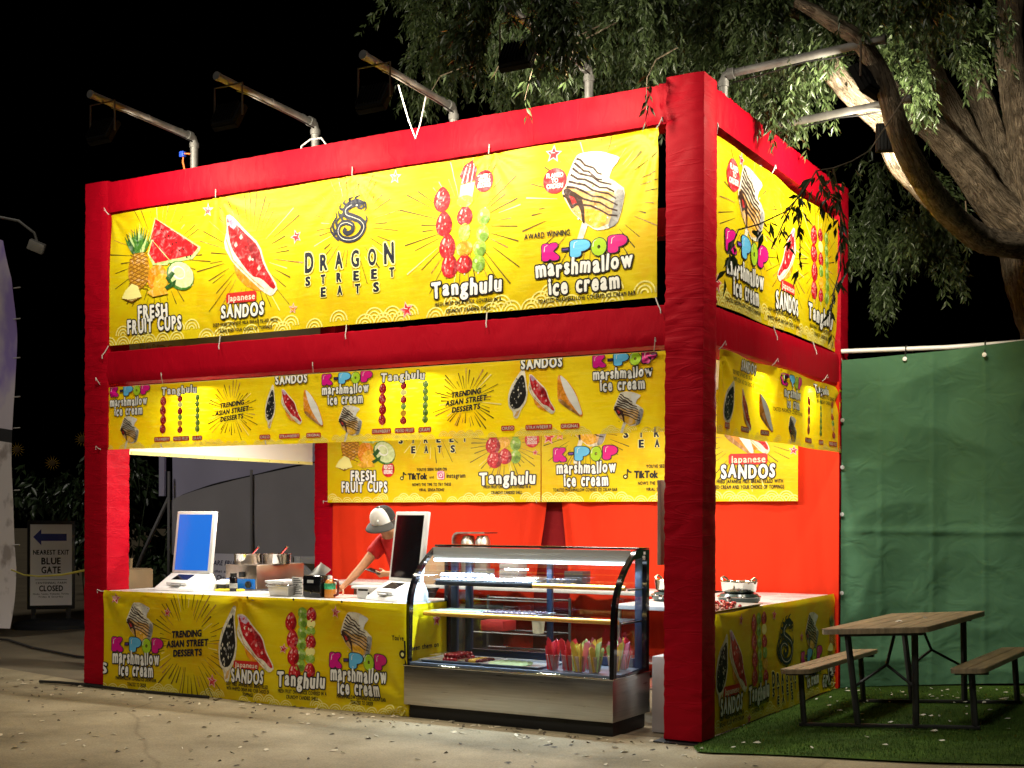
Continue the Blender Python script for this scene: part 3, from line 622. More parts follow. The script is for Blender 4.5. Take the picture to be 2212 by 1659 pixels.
# artificial turf beside the stall
def turf_edge(x): return -.36 + .03 * math.sin(x * 3) - .02 * x + (.0 if x > .12 else (.12 - x) * 1.9)
M_TURF = mat('turf', (.042, .082, .011), .9, var=.45, vscale=2.2, bump=.5, bscale=160, spec=.1)
mb = MB(); xs = [-.02 + .12 * i for i in range(52)]; n = 40
for x in xs:
    e = turf_edge(x)
    for j in range(n + 1): y = e + (3.60 - e) * j / n; mb.v.append((x, y, hz(x, y) + .022 + .004 * noise.noise((x * 2, y * 2, 3))))
for i in range(len(xs) - 1):
    for j in range(n): a = i * (n + 1) + j; mb.f.append((a, a + n + 1, a + n + 2, a + 1)); mb.m.append(0)
tag(mb.obj('turf', M_TURF, smooth=60), kind='structure')
mb = MB(); R = random.Random(3)
for i in range(26000):
    x = R.uniform(-.02, 3.2); y = R.uniform(turf_edge(x), 3.5 if R.random() < .5 else 1.4); a = R.uniform(0, 6.28); h = R.uniform(.012, .028); w = .0022; z = hz(x, y) + .02; lx, ly = R.uniform(-.012, .012), R.uniform(-.012, .012)
    k = len(mb.v); mb.v += [(x - w * math.cos(a), y - w * math.sin(a), z), (x + w * math.cos(a), y + w * math.sin(a), z), (x + lx, y + ly, z + h)]; mb.f.append((k, k + 1, k + 2)); mb.m.append(0)
me = bpy.data.meshes.new('turf_grass'); me.from_pydata(mb.v, [], mb.f); me.materials.append(mat('turf_blade', (.052, .104, .016), .7, spec=.2)); o = bpy.data.objects.new('turf_grass', me); COL.objects.link(o)
tag(o, 'short green artificial grass pile on the ground beside the stall', 'grass', kind='stuff')
# dry fallen leaves
def litter(name, n, spots, label, m, smin=.012, smax=.032):
    mb = MB()
    for i in range(n):
        x, y, z = spots(); a = R.uniform(0, 6.28); l = R.uniform(smin, smax); w = l * R.uniform(.28, .5); c, s = math.cos(a), math.sin(a); tz = R.uniform(.002, .012)
        P = [(-l, 0, .002), (-l * .3, w, .004 + tz * .5), (l * .4, w * .8, .004 + tz), (l, 0, .003 + tz * R.random()), (l * .3, -w, .003), (-l * .4, -w * .8, .004)]
        mb.add([(x + p * c - q * s, y + p * s + q * c, z + r) for p, q, r in P], [(0, 1, 2, 3), (0, 3, 4, 5)])
    o = mb.obj(name, m, smooth=0); return tag(o, label, 'leaves', kind='stuff')
def spot_pave():
    while 1:
        x = R.uniform(-8, .9); y = R.choice([R.uniform(-2.6, .0), -abs(R.gauss(0, .28))]) ; 
        if y < pave_edge(x) - .05 and y < turf_edge(x) - .05 if x > -.05 else True: return x, y, hz(x, y) + .011
litter('leaf_litter', 170, spot_pave, 'small dry leaves strewn over the pale concrete in front of the stall', mat('dry_leaf', (.60, .52, .36), .8, var=.3, vscale=30), .016, .042)
litter('leaf_litter', 260, spot_pave, 'dark brown dry leaf scraps on the pale concrete in front of the stall', mat('dark_leaf', (.07, .05, .03), .8), .012, .030)
litter('fallen_leaves', 120, lambda: (lambda x, y: (x, y, hz(x, y) + .034))(R.uniform(.05, 2.6), R.choice([R.uniform(-.3, 3.3), R.uniform(2.2, 3.3)])), 'pale fallen leaves scattered over the green turf around the picnic table', mat('pale_leaf', (.62, .60, .50), .8), .012, .03)

# ================================================================== STALL FRAME
SW, SD, SH, P = 6.1, 3.66, 4.65, .289
stall = thing('food_stall', 'two storey box frame stall wrapped in glossy red cloth', 'food stall', (-SW / 2, SD / 2, 0))
G = [(3.09, .10, .8), (2.79, .09, .8), (4.36, .05, .8), (2.2, .04, .4)]
for i, (x, y) in enumerate(((-SW, 0), (-P, 0), (-SW, SD - P), (-P, SD - P))):
    z1 = SH + (.022 if i == 1 else .0)
    fabric_bar('z', (x, y), (x + P, y + P), .035, z1, .0095, .022, .012, seed=i * 3.7 + 1, gathers=G).obj('pillar', M_RED, stall)
    b = MB(); b.box((x - .05, y - .05, .012), (x + P + .05, y + P + .03, .022), ch=.003); b.tube([(x + .02, y + .02, .02), (x + .02, y + .02, .06)], .012); b.obj('base_plate', M_BLACK, stall)
d = .012
fabric_bar('x', (d, 4.36), (P - d, SH - .004), -SW + P - .01, -P + .01, .0065, .025, .014, 11, [(-4.2, .05, .5), (-3.05, .07, .9), (-1.75, .1, .7), (-.35, .08, .9), (-5.7, .06, .6), (-2.4, .1, .4)]).obj('beam', M_REDB, stall)
fabric_bar('x', (d, 2.80), (P - d, 3.09), -SW + P - .01, -P + .01, .005, .03, .014, 12, [(-3.05, .05, .5), (-.4, .06, .5), (-5.7, .05, .4), (-4.0, .05, .4)]).obj('beam', M_REDB, stall)
for z0, z1, sd in ((4.36, SH - .004, 21), (2.80, 3.09, 22)):
    fabric_bar('y', (-P + d, z0), (-d, z1), P - .01, SD - P + .01, .009 if sd == 21 else .005, .022, .014, sd, [(.5, .2, .9), (1.1, .2, .5), (3.2, .15, .7)] if sd == 21 else [(.4, .06, .5)]).obj('beam', M_REDB, stall)
    fabric_bar('y', (-SW + d, z0), (-SW + P - d, z1), P - .01, SD - P + .01, .003, .06, .014, sd + 3).obj('beam', M_REDB, stall)
    fabric_bar('x', (SD - P + d, z0), (SD - d, z1), -SW + P - .01, -P + .01, .003, .06, .014, sd + 5).obj('beam', M_REDB, stall)
MB().grid(lambda u, v: (-SW + .3 + (SW - .6) * u, .3 + (SD - .6) * v, 2.80 + .015 * math.sin(u * 9) * math.sin(v * 7)), 20, 12).obj('canopy', mat('bounce_canopy_cloth', (.78, .77, .74), .8), stall)  # unseen white canopy, added to bounce light inside the stall

# scarlet cloth closing the back: two curtains that part in the middle
def curtain(name, xa, xb, label, part_side, seed):
    def fn(u, v):
        z = .03 + 2.80 * v; t = max(0, min(1, (2.1 - z) / 1.3)); a, b = xa, xb
        if part_side > 0: b = xb - .20 * t
        else: a = xa + .14 * t
        x = a + (b - a) * u; e = (u if part_side > 0 else 1 - u)
        f = .026 * noise.noise((x * 3.1 + seed, z * .25, seed)) + .014 * noise.noise((x * 9 + z * .5, z * .3, seed * 2)) + (.05 * math.sin((1 - e) * 52 + z * 1.2) * math.exp(-((1 - e) / .11) ** 2))
        return (x, 3.325 + f * .8, z)
    o = MB().grid(fn, 130, 40).obj(name, M_REDIN, smooth=180); return tag(o, label, 'curtain', 'scarlet cloths behind the stall')
curtain('curtain', -5.80, -2.99, 'scarlet back curtain with a fold down its free edge, behind the worker', 1, 1)
curtain('curtain', -2.91, .008, 'flat bright scarlet back curtain behind the pots on the side counter', -1, 5)
o = MB().grid(lambda u, v: (-5.78 + 5.44 * u, 3.44 + .01 * math.sin(u * 60), .03 + 2.8 * v), 60, 4).obj('backing_sheet', fabric_mat('dark_red_fabric', (.16, .006, .008), .8), smooth=180)
tag(o, 'dark red backing sheet showing in the slit between the two scarlet curtains', 'cloth')

# ================================================================== BANNERS
def tie(parent, a, b, r=.006, mid=.03):
    r *= .75
    a, b = Vector(a), Vector(b); m = (a + b) / 2 + Vector((0, 0, -mid * .3)); MB().tube([a, m, b, b + Vector((.004, 0, -mid))], r, 5).obj('cord_tie', M_CORD, parent)
UBX, UBZ = -5.80, 3.14
bt = [(0, 1.20), (1.30, 1.20), (2.77, 1.20), (4.06, 1.20), (5.44, 1.19), (0, 0), (1.36, 0), (2.72, 0), (4.05, 0), (5.44, 0)]
B = Banner(5.45, 1.20, .018, 3, ties=[(2.77, 1.22, .011, 18), (5.46, 1.20, .019, 26), (1.30, 1.22, .009, 14), (0, 1.2, .012, 10), (4.06, 1.22, .009, 14), (1.36, 0, .004, 12), (5.45, 0, .004, 14), (4.05, 0, .003, 12)])
B.waves_row(.085, 3, -.01, .8)
for c in ((.62, .75, .30, .60, 34), (1.68, .66, .26, .60, 40), (2.76, .80, .24, .48, 34), (3.85, .68, .26, .60, 38), (4.95, .75, .34, .62, 38)): B.rays(*c)
B.fruits(.17, .40, .94, .71); B.badge(.94, .553, .088, ['FRESH CUT &', 'REFRESHING!'])
B.bubble('FRESH', .377, .735, .22, .11, seed=11); B.bubble('FRUIT CUPS', .238, .902, .098, .115, seed=12)
B.star(1.195, 1.109, .065); B.star(2.176, .774, .065, rot=.6); B.star(2.147, .18, .05, 'orange'); B.star(4.617, 1.124, .07); B.star(3.283, .082, .07, rot=.5); B.star(3.194, 1.137, .06, 'orangel')
B.sando(1.39, .295, .60, .74); B.tagbox('Japanese', 1.42, 1.758, .272, .362); B.bubble('SANDOS', 1.37, 1.835, .152, .105, seed=13)
B.text('DEEP FRIED JAPANESE MILK BREAD FILLED WITH', 1.268, 1.99, .085, .028, 'black', .02, xs=.6, step=.08); B.text('CREAM AND YOUR CHOICE OF TOPPINGS', 1.328, 1.932, .028, .028, 'black', .02, xs=.6, step=.08)
B.dragon(2.58, .675, .33, .35); B.brand(2.285, 3.165, .465, .125, .355, .25, .07)
for i, (x, y) in enumerate(((3.71, .39), (3.69, .54), (3.655, .72), (3.635, .91))): B.berry(x, y, .16, .20, .05 * (-1) ** i)
B.stroke([(3.71, .3), (3.63, 1.0)], .012, .012, 'cream', 2); B.stroke([(3.85, .3), (3.865, 1.14)], .012, .012, 'cream', 2); B.stroke([(3.97, .3), (4.03, .8)], .012, .012, 'cream', 2)
B.poly([(3.79, 1.07), (3.83, 1.15), (3.90, 1.185), (3.95, 1.10), (3.93, 1.02), (3.83, 1.0)], 'red', 3)
for k in range(3): B.stroke([(3.81 + .045 * k, 1.01), (3.86 + .03 * k, 1.15)], .012, .008, 'gloss', 4)
B.poly([(3.80, 1.0), (3.93, 1.01), (3.90, .84), (3.79, .85)], 'glow', 3); B.ell(3.845, .87, .075, .045, 'orangel', 4); B.berry(3.846, .76, .15, .16); B.ell(3.846, .63, .055, .07, 'grape', 3); B.ell(3.847, .505, .075, .06, 'orange', 3); B.berry(3.847, .39, .155, .15)
for x, y in ((4.02, .73), (4.01, .60), (3.985, .49), (3.975, .378)): B.grape(x, y, .058, .066)
B.badge(4.015, 1.004, .085, ['SWEET', 'CRUNCHY', 'DELICIOUS'])
B.bubble('Tanghulu', 3.545, 4.17, .155, .115, seed=14)
B.text('FRESH FRUIT ON A STICK COVERED IN A', 3.57, 4.17, .08, .03, 'black', .02, xs=.6, step=.08); B.text('CRUNCHY CANDIED SHELL', 3.68, 4.075, .022, .03, 'black', .02, xs=.6, step=.08)
B.icecream(4.685, .525, .51, .58); B.badge(4.63, .925, .095, ['FLAMED', 'TO', 'ORDER!'], )
B.text('AWARD WINNING', 4.38, 4.755, .515, .04, 'black', .02, xs=.8, step=.07); B.kpop(4.527, 5.208, .345, .12); B.marsh(4.868, .228, .78, .115, .09, .57, .115)
B.text('TOASTED MARSHMALLOW COVERED ICE CREAM BAR', 4.484, 5.284, .032, .03, 'black', .02, xs=.6, step=.08)
b_up = tag(B.build('banner', (UBX, .028, UBZ), (1, 0, 0), (0, -1, 0), step=.022), 'largest yellow vinyl banner, high across the long front, with dragon emblem', 'banner', 'yellow printed banners tied to the stall')
for u, v in bt:
    p = Vector((UBX + u, .015, UBZ + v)); q = p + Vector((-.05 if u < .1 else .05 if u > 5.3 else .01, -.03 if v < .1 else -.01, .07 if v > .5 else -.09)); tie(b_up, p, q)

B = Banner(3.13, 1.20, .018, 5, ties=[(0, 1.2, .012, 12), (1.2, 1.2, .010, 14), (3.13, 0, .010, 14)])
B.waves_row(.08, 3, -.01, .8)
for c in ((.72, .80, .3, .6, 34), (1.62, .6, .26, .55, 34), (2.5, .7, .26, .55, 34)): B.rays(*c)
B.icecream(.42, .60, .62, .52); B.badge(.34, .99, .12, ['FLAMED', 'TO', 'ORDER!']); B.kpop(.2, 1.14, .42, .16); B.marsh(.65, .255, .86, .13, .115, .62, .13)
B.text('TOASTED MARSHMALLOW COVERED ICE CREAM BAR', .19, 1.02, .05, .03, 'black', .02, xs=.6, step=.08)
B.sando(1.36, .38, .55, .52, flip=True); B.tagbox('Japanese', 1.46, 1.83, .325, .41); B.bubble('SANDOS', 1.355, 1.907, .17, .13, seed=21)
B.text('DEEP FRIED JAPANESE MILK BREAD FILLED WITH', 1.2, 1.957, .12, .03, 'black', .02, xs=.6, step=.08); B.text('WHIPPED CREAM AND YOUR CHOICE OF TOPPINGS', 1.18, 1.957, .055, .03, 'black', .02, xs=.6, step=.08)
B.skewers(2.36, .385, 1.02, .17, .15); B.bubble('Tanghulu', 2.22, 2.91, .19, .13, seed=22)
B.text('FRESH FRUIT ON A STICK COVERED IN A', 2.25, 2.95, .125, .03, 'black', .02, xs=.6, step=.08); B.text('CRUNCHY CANDIED SHELL', 2.36, 2.8, .065, .03, 'black', .02, xs=.6, step=.08)
B.star(.05, .15, .08); B.star(.51, 1.14, .06)
o = tag(B.build('banner', (-.03, .29, 3.11), (0, 1, 0), (1, 0, 0), step=.025), 'yellow vinyl banner high on the short side, crossed by a leafy twig', 'banner', 'yellow printed banners tied to the stall')
for u, v in ((0, 1.2), (1.2, 1.2), (1.25, 0), (2.3, 0), (3.1, 0)): p = Vector((-.015, .29 + u, 3.11 + v)); tie(o, p, p + Vector((.02, .03 if u else -.03, .07 if v > .5 else -.08)))

B = Banner(5.585, .57, .008, 7, ties=[(0, .57, .004, 12), (5.53, .57, .006, 14), (5.53, 0, .004, 12)]); B.waves_row(.04, 2, -.004, .7)
for k, x0 in enumerate((.083, 2.54, 5.015)):
    B.kpop(x0, x0 + .495, .485 if k != 1 else .475, .085); B.marsh(x0 + .235, .395, .46, .075, .31, .345, .08); B.icecream(x0 + (.13, .165, .165)[k], .05, .24, .245)
for k, x0 in enumerate((.734, 3.13)):
    B.bubble('Tanghulu', x0, x0 + .41, .475, .065, seed=31); B.skewers(x0 + .01, .13, .46, .205, .075)
    for t, a, b in (('STRAWBERRY', -.09, .10), ('MIXED FRUIT', .135, .325), ('GRAPE', .36, .48)): B.tagbox(t, x0 + a, x0 + b, .055, .098)
for x, y in ((1.555, .30), (3.925, .29)): B.rays(x, y, .13, .30, 40, .85); B.trending(x, y, .37, .175)
for k, x0 in enumerate((1.92, 4.30)):
    B.bubble('SANDOS', x0 + .12, x0 + .46, .505, .068, seed=33); B.sando(x0 - .0, .14, .115 + .06 * k, .365, 'o'); B.sando(x0 + .175, .155, .235, .305); B.sando(x0 + .42, .125, .215, .32, 'w')
    for t, a, b in (('OREO', -.057 - .0 * k, .06), ('STRAWBERRY', .155, .38), ('ORIGINAL', .45, .605)): B.tagbox(t, x0 + a, x0 + b, .045, .085)
o = tag(B.build('banner', (-5.87, .03, 2.19), (1, 0, 0), (0, -1, 0)), 'long narrow yellow banner under the middle beam, over the serving counter', 'banner', 'yellow printed banners tied to the stall')
for u, v in ((0, 0), (.75, 0), (1.95, 0), (0, .57), (.75, .57), (2.45, .57), (5.5, .57), (5.5, 0)): p = Vector((-5.87 + u, .015, 2.19 + v)); tie(o, p, p + Vector((-.04 if u == 0 else .03, -.05, .09 if v > .3 else .03)), .005)

B = Banner(3.21, .60, .028, 9, ties=[(0, .6, .020, 9), (3.19, .6, .028, 9), (1.4, .62, .02, 8), (2.5, .62, .012, 8)]); B.waves_row(.045, 2, -.01, .7)
B.bubble('SANDOS', .47, .89, .50, .075, seed=41); B.text('DEEP FRIED JAPANESE MILK BREAD FILLED WITH', .25, 1.05, .45, .03, 'black', .02, xs=.6, step=.08); B.text('WHIPPED CREAM AND YOUR CHOICE OF TOPPINGS', .24, 1.03, .40, .03, 'black', .02, xs=.6, step=.08)
B.sando(.08, .04, .24, .36, 'o'); B.sando(.53, .06, .28, .31); B.sando(.96, .07, .26, .30, 'w'); B.tagbox('OREO', .12, .235, .045, .088); B.tagbox('STRAWBERRY', .52, .745, .045, .088); B.tagbox('ORIGINAL', .985, 1.145, .045, .088)
B.kpop(1.37, 1.92, .47, .09); B.marsh(1.64, .38, .5, .075, .295, .36, .075); B.text('TOASTED MARSHMALLOW COVERED ICE CREAM BAR', 1.2, 1.95, .25, .03, 'black', .02, xs=.6, step=.08); B.icecream(1.49, .02, .24, .21)
B.bubble('Tanghulu', 2.37, 2.76, .50, .065, seed=42); B.text('FRESH FRUIT ON A STICK COVERED', 2.4, 2.9, .455, .03, 'black', .02, xs=.6, step=.08); B.text('IN A CRUNCHY CANDIED SHELL', 2.45, 2.85, .41, .03, 'black', .02, xs=.6, step=.08)
B.skewers(2.2, .12, .45, .335, .09, 'bgm'); B.tagbox('STRAWBERRY', 2.08, 2.3, .045, .088); B.tagbox('GRAPE', 2.48, 2.6, .045, .088); B.tagbox('MIXED FRUIT', 2.74, 2.95, .045, .088)
o = tag(B.build('banner', (-.008, .287, 2.185), (0, 1, 0), (1, 0, 0)), 'creased narrow yellow banner under the middle beam on the short side', 'banner', 'yellow printed banners tied to the stall')
for u, v in ((0, .6), (1.15, .6), (2.5, .6), (3.19, .6), (3.19, 0)): p = Vector((.002, .305 + u, 2.185 + v)); tie(o, p, p + Vector((.04, .03, .06)), .005)

M_BACKVINYL = mat('vinyl_back', (.80, .78, .70), .5)
B = Banner(3.0, .62, .008, 13); B.poly([(.0, .002), (3, .002), (3, .035), (0, .035)], 'glow', 2)
for k in range(6): B.ell(.25 + .5 * k, .018, .006, .006, 'black', 4, 8)
MATS['vinyl_back'] = M_BACKVINYL
o = tag(B.build('banner', (-SW + .04, .29, 2.17), (0, 1, 0), (1, 0, 0), base='vinyl_back', back=yellow_vinyl()), 'white back of a narrow banner with a yellow hem, inside over the side opening', 'banner', 'yellow printed banners tied to the stall')
B = Banner(3.05, 1.2, .008, 15); B.bubble('SANDOS', .3, .8, .04, .11, 'grey', 'tand'); B.bubble('Tanghulu', 1.1, 1.8, .04, .11, 'grey', 'tand')
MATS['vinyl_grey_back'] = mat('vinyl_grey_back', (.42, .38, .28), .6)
o = tag(B.build('banner', (-SW + .10, .3, 3.10), (0, 1, 0), (1, 0, 0), base='vinyl_grey_back', back=yellow_vinyl()), 'greyish back of an upper banner glimpsed in the slit over the middle beam', 'banner', 'yellow printed banners tied to the stall')

# banners on the scarlet back curtains
def back_banner(w, seed, label, x0, fn):
    B = Banner(w, 1.22, .004, seed); B.waves_row(.07, 2, -.012, .85); fn(B)
    o = tag(B.build('banner', (x0, 3.262, 1.74), (1, 0, 0), (0, -1, 0), step=.05), label, 'banner', 'yellow printed banners tied to the stall'); tie(o, (x0 + .01, 3.27, 1.76), (x0 - .06, 3.26, 1.76), .005); return o
def bb1(B):
    B.fruits(.12, .38, .88, .72); B.badge(.845, .362, .085, ['FRESH CUT &', 'REFRESHING!']); B.bubble('FRESH', .34, .67, .245, .105, seed=11); B.bubble('FRUIT CUPS', .21, .83, .12, .11, seed=12)
    B.dragon(1.25, .78, .34, .36); B.rays(1.42, .9, .3, .5, 30); B.brand(.99, 1.85, .74, .11, .645, .535, .07)
    B.text("YOU'VE SEEN THEM ON", 1.225, 1.61, .338, .032, 'black', .02, xs=.6, step=.08); B.text('TikTok', 1.11, 1.355, .25, .062, 'black', .05, xs=.85); B.text('and', 1.39, 1.443, .257, .03, 'black', .01, xs=.7, step=.08)
    def note(x, y, k): B.ell(x + .02 * k, y + .018 * k, .024 * k, .022 * k, 'black', 4, 14); B.ell(x + .02 * k, y + .018 * k, .011 * k, .010 * k, 'glow', 5, 10); B.stroke([(x + .039 * k, y + .02 * k), (x + .039 * k, y + .085 * k)], .012 * k, .012 * k, 'black', 4); B.stroke([(x + .039 * k, y + .085 * k), (x + .055 * k, y + .062 * k), (x + .078 * k, y + .056 * k)], .016 * k, .014 * k, 'black', 4)
    note(1.008, .245, 1.0)
    B.tagbox('', 1.483, 1.583, .238, .338, 'insta') if False else None
    r = .02; x0, x1, y0, y1 = 1.485, 1.583, .24, .338; B.poly([(x0 + r, y0), (x1 - r, y0), (x1, y0 + r), (x1, y1 - r), (x1 - r, y1), (x0 + r, y1), (x0, y1 - r), (x0, y0 + r)], 'insta', 4); B.poly([(x0 + r, y0), (x1 - r * 2, y0), (x0, y1 - r * 2), (x0, y0 + r)], 'orange', 5)
    cx, cy = (x0 + x1) / 2, (y0 + y1) / 2
    for q in (.036,): B.stroke([(cx - q, cy - q), (cx + q, cy - q), (cx + q, cy + q), (cx - q, cy + q), (cx - q, cy - q)], .008, .008, 'white', 6)
    B.ell(cx, cy, .020, .020, 'white', 6, 14); B.ell(cx, cy, .012, .012, 'insta', 7, 12); B.ell(cx + .024, cy + .024, .005, .005, 'white', 7, 8)
    B.text('Instagram', 1.61, 1.845, .26, .05, 'black', .012, xs=.75, step=.06); B.text("NOW'S THE TIME TO TRY THESE", 1.167, 1.667, .175, .032, 'black', .02, xs=.6, step=.08); B.text('VIRAL SENSATIONS!', 1.255, 1.58, .118, .032, 'black', .02, xs=.6, step=.08)
    B.rays(2.33, .62, .2, .45, 40)
    for y in (.45, .60, .76, .92): B.berry(2.185 + .02 * (y < .5), y, .19, .19)
    B.ell(2.32, .62, .07, .06, 'orangel', 3); B.berry(2.33, .48, .18, .17); B.grape(2.33, .78, .07, .08)
    for y in (.47, .60, .73, .87): B.grape(2.46, y, .065, .072)
    B.badge(2.655, .645, .085, ['SWEET', 'CRUNCHY', 'DELICIOUS']); B.star(2.693, .51, .035); B.bubble('Tanghulu', 2.03, 2.69, .19, .12, seed=14)
    B.text('FRESH FRUIT ON A STICK COVERED IN A', 2.076, 2.642, .143, .032, 'black', .02, xs=.6, step=.08); B.text('CRUNCHY CANDIED SHELL', 2.168, 2.545, .083, .032, 'black', .02, xs=.6, step=.08)
def bb2(B):
    B.rays(.52, .72, .25, .5, 40); B.icecream(.27, .555, .50, .60); B.star(.09, .66, .08); B.star(.22, .68, .06, 'orange'); B.kpop(.145, .855, .415, .135); B.marsh(.515, .29, .66, .115, .16, .49, .12)
    B.text('TOASTED MARSHMALLOW COVERED ICE CREAM BAR', .14, .865, .105, .032, 'black', .02, xs=.6, step=.08)
    B.brand(.93, 1.79, .74, .11, .635, .535, .07); B.text("YOU'VE SEEN THEM ON", 1.175, 1.56, .33, .032, 'black', .02, xs=.6, step=.08); B.text('TikTok', 1.05, 1.295, .235, .065, 'black', .05, xs=.85)
    k = 1.1; x, y = .93, .228; B.ell(x + .02 * k, y + .018 * k, .024 * k, .022 * k, 'black', 4, 14); B.ell(x + .02 * k, y + .018 * k, .011 * k, .010 * k, 'glow', 5, 10); B.stroke([(x + .039 * k, y + .02 * k), (x + .039 * k, y + .085 * k)], .013, .013, 'black', 4); B.stroke([(x + .039 * k, y + .085 * k), (x + .055 * k, y + .062 * k), (x + .08 * k, y + .056 * k)], .017, .015, 'black', 4)
    B.text("NOW'S THE TIME TO TRY THESE", 1.09, 1.6, .165, .032, 'black', .02, xs=.6, step=.08); B.text('VIRAL SENSATIONS!', 1.175, 1.5, .105, .032, 'black', .02, xs=.6, step=.08)
    B.sando(1.97, .42, .32, .5, 'w'); B.sando(2.08, .43, .36, .55); B.rays(2.2, .6, .25, .5, 40); B.tagbox('Japanese', 2.025, 2.41, .345, .45); B.bubble('SANDOS', 1.955, 2.48, .225, .12, seed=13)
    B.text('DEEP FRIED JAPANESE MILK BREAD FILLED WITH', 1.82, 2.56, .172, .035, 'black', .02, xs=.6, step=.08); B.text('WHIPPED CREAM AND YOUR CHOICE OF TOPPINGS', 1.80, 2.57, .118, .035, 'black', .02, xs=.6, step=.08); B.star(2.66, .47, .05)
back_banner(2.755, 21, 'yellow banner on the scarlet curtain above the worker, half hidden from above', -5.82, bb1)
back_banner(2.70, 22, 'yellow banner on the scarlet curtain behind the corner pillar, half hidden from above', -3.055, bb2)

# counter skirts
B = Banner(3.36, .89, .030, 31, ties=[(1.65, .9, .030, 7), (0, .9, .024, 8), (3.36, .1, .024, 9), (.4, .9, .012, 8), (2.6, .9, .014, 6)]); B.waves_row(.06, 2, -.015, .7)
for x, y, r in ((.14, .821, .055), (.784, .719, .045), (1.302, .144, .065), (2.108, .47, .045), (2.641, .795, .055)): B.star(x, y, r)
B.rays(1.03, .46, .26, .52, 54, 1, 'ray', .011); B.icecream(.273, .44, .33, .35, False); B.kpop(.095, .714, .345, .125); B.marsh(.39, .238, .555, .115, .13, .40, .115)
B.text('MARSHMALLOW COVERED ICE CREAM BAR', .152, .633, .088, .03, 'black', .02, xs=.6, step=.08); B.text('TOASTED TO ORDER', .293, .515, .038, .03, 'black', .02, xs=.6, step=.08); B.trending(1.02, .46, .50, .25)
B.sando(1.39, .155, .22, .655, 'o', layer=2); B.sando(1.60, .26, .43, .48); B.tagbox('Japanese', 1.572, 1.851, .275, .345); B.bubble('SANDOS', 1.547, 1.908, .165, .105, seed=13)
for t, a, b, y in (('DEEP FRIED JAPANESE MILK BREAD FILLED', 1.48, 1.965, .125), ('WITH WHIPPED CREAM AND YOUR CHOICE OF', 1.48, 1.98, .085), ('TOPPINGS', 1.672, 1.795, .045)): B.text(t, a, b, y, .03, 'black', .02, xs=.6, step=.08)
for i, (x, y) in enumerate(((2.235, .285), (2.215, .42), (2.19, .56), (2.165, .70))): B.berry(x, y, .125, .16, .1 * (-1) ** i)
for y in (.34, .43, .52, .61, .70, .77): B.grape(2.29, y, .05, .052)
for y in (.31, .545, .765): B.berry(2.382, y, .115, .125)
for y in (.40, .46, .63, .69): B.ell(2.382, y, .048, .04, 'grape' if y in (.40, .63) else 'glow', 3, 12)
B.bubble('Tanghulu', 2.07, 2.53, .168, .115, seed=14); B.text('FRESH FRUIT ON A STICK COVERED IN A', 2.077, 2.552, .107, .03, 'black', .02, xs=.6, step=.08); B.text('CRUNCHY CANDIED SHELL', 2.165, 2.476, .063, .03, 'black', .02, xs=.6, step=.08)
B.icecream(2.687, .44, .325, .36, False); B.kpop(2.575, 3.15, .345, .12); B.marsh(2.866, .243, .55, .115, .135, .41, .115); B.text('MARSHMALLOW COVERED ICE CREAM BAR', 2.651, 3.13, .098, .03, 'black', .02, xs=.6, step=.08); B.text('TOASTED TO ORDER', 2.786, 3.007, .058, .03, 'black', .02, xs=.6, step=.08)
B.text("You've", 3.214, 3.335, .60, .04, 'black', .02, xs=.8, step=.07); B.ell(3.315, .49, .035, .035, 'black', 4); B.ell(3.315, .49, .017, .017, 'glow', 5, 10); B.stroke([(3.345, .49), (3.345, .60)], .018, .018, 'black', 4); B.bubble('S', -.02, .04, .14, .09)
o = tag(B.build('banner', (-5.81, -.008, .012), (1, 0, 0), (0, -1, 0), step=.03), 'creased yellow banner hung down the front of the serving counter to the ground', 'banner', 'yellow printed banners tied to the stall')
B2 = Banner(.62, .86, .012, 33); B2.text('seen them on', .03, .42, .50, .04, 'black', .02, xs=.8, step=.07); B2.star(.40, .72, .06); B2.waves_row(.06, 2, -.015, .7)
B2.build('side_flap', (-2.452, .0, .03), (0, 1, 0), (1, 0, 0), parent=o)
for k in range(7):
    p = Vector((-5.6 + .5 * k, -.012, .895)); b = MB(); b.lathe([(.009, -.002), (.011, .0), (.009, .003)], p, 8, rot=Matrix.Rotation(PI / 2, 3, 'X')); b.obj('eyelet', M_BLACK, o)
tie(o, (-5.80, -.012, .895), (-5.90, -.02, .905), .006)

B = Banner(3.24, .87, .022, 41, ties=[(0, .9, .016, 7), (3.24, .9, .016, 9), (2.9, 0, .012, 8)]); B.waves_row(.07, 2, -.01, .8)
B.sando(.03, .20, .20, .52, 'o'); B.sando(.235, .24, .40, .50); B.tagbox('Japanese', .17, .46, .25, .33); B.bubble('SANDOS', .12, .52, .13, .115, seed=13)
for t, a, b, y in (('DEEP FRIED JAPANESE MILK', .1, .57, .09), ('BREAD FILLED WITH CREAM', .1, .57, .045)): B.text(t, a, b, y, .03, 'black', .02, xs=.6, step=.08)
B.skewers(.82, .27, .82, .14, .15, 'bgm'); B.bubble('Tanghulu', .67, 1.157, .15, .125, seed=14); B.text('FRESH FRUIT ON A STICK', .67, 1.16, .105, .03, 'black', .02, xs=.6, step=.08); B.text('COVERED IN A SHELL', .76, 1.04, .06, .03, 'black', .02, xs=.6, step=.08)
B.dragon(1.40, .37, .37, .38, 'black'); B.brand(1.25, 1.79, .215, .09, .135, .06, .06); B.icecream(2.14, .40, .38, .34); B.kpop(2.0, 2.62, .31, .11); B.marsh(2.37, .20, .5, .1, .10, .38, .1); B.fruits(2.76, .36, .46, .38); B.bubble('FRESH', 2.80, 3.05, .15, .1, seed=11); B.bubble('FRUIT CUPS', 2.68, 3.22, .05, .1, seed=12)
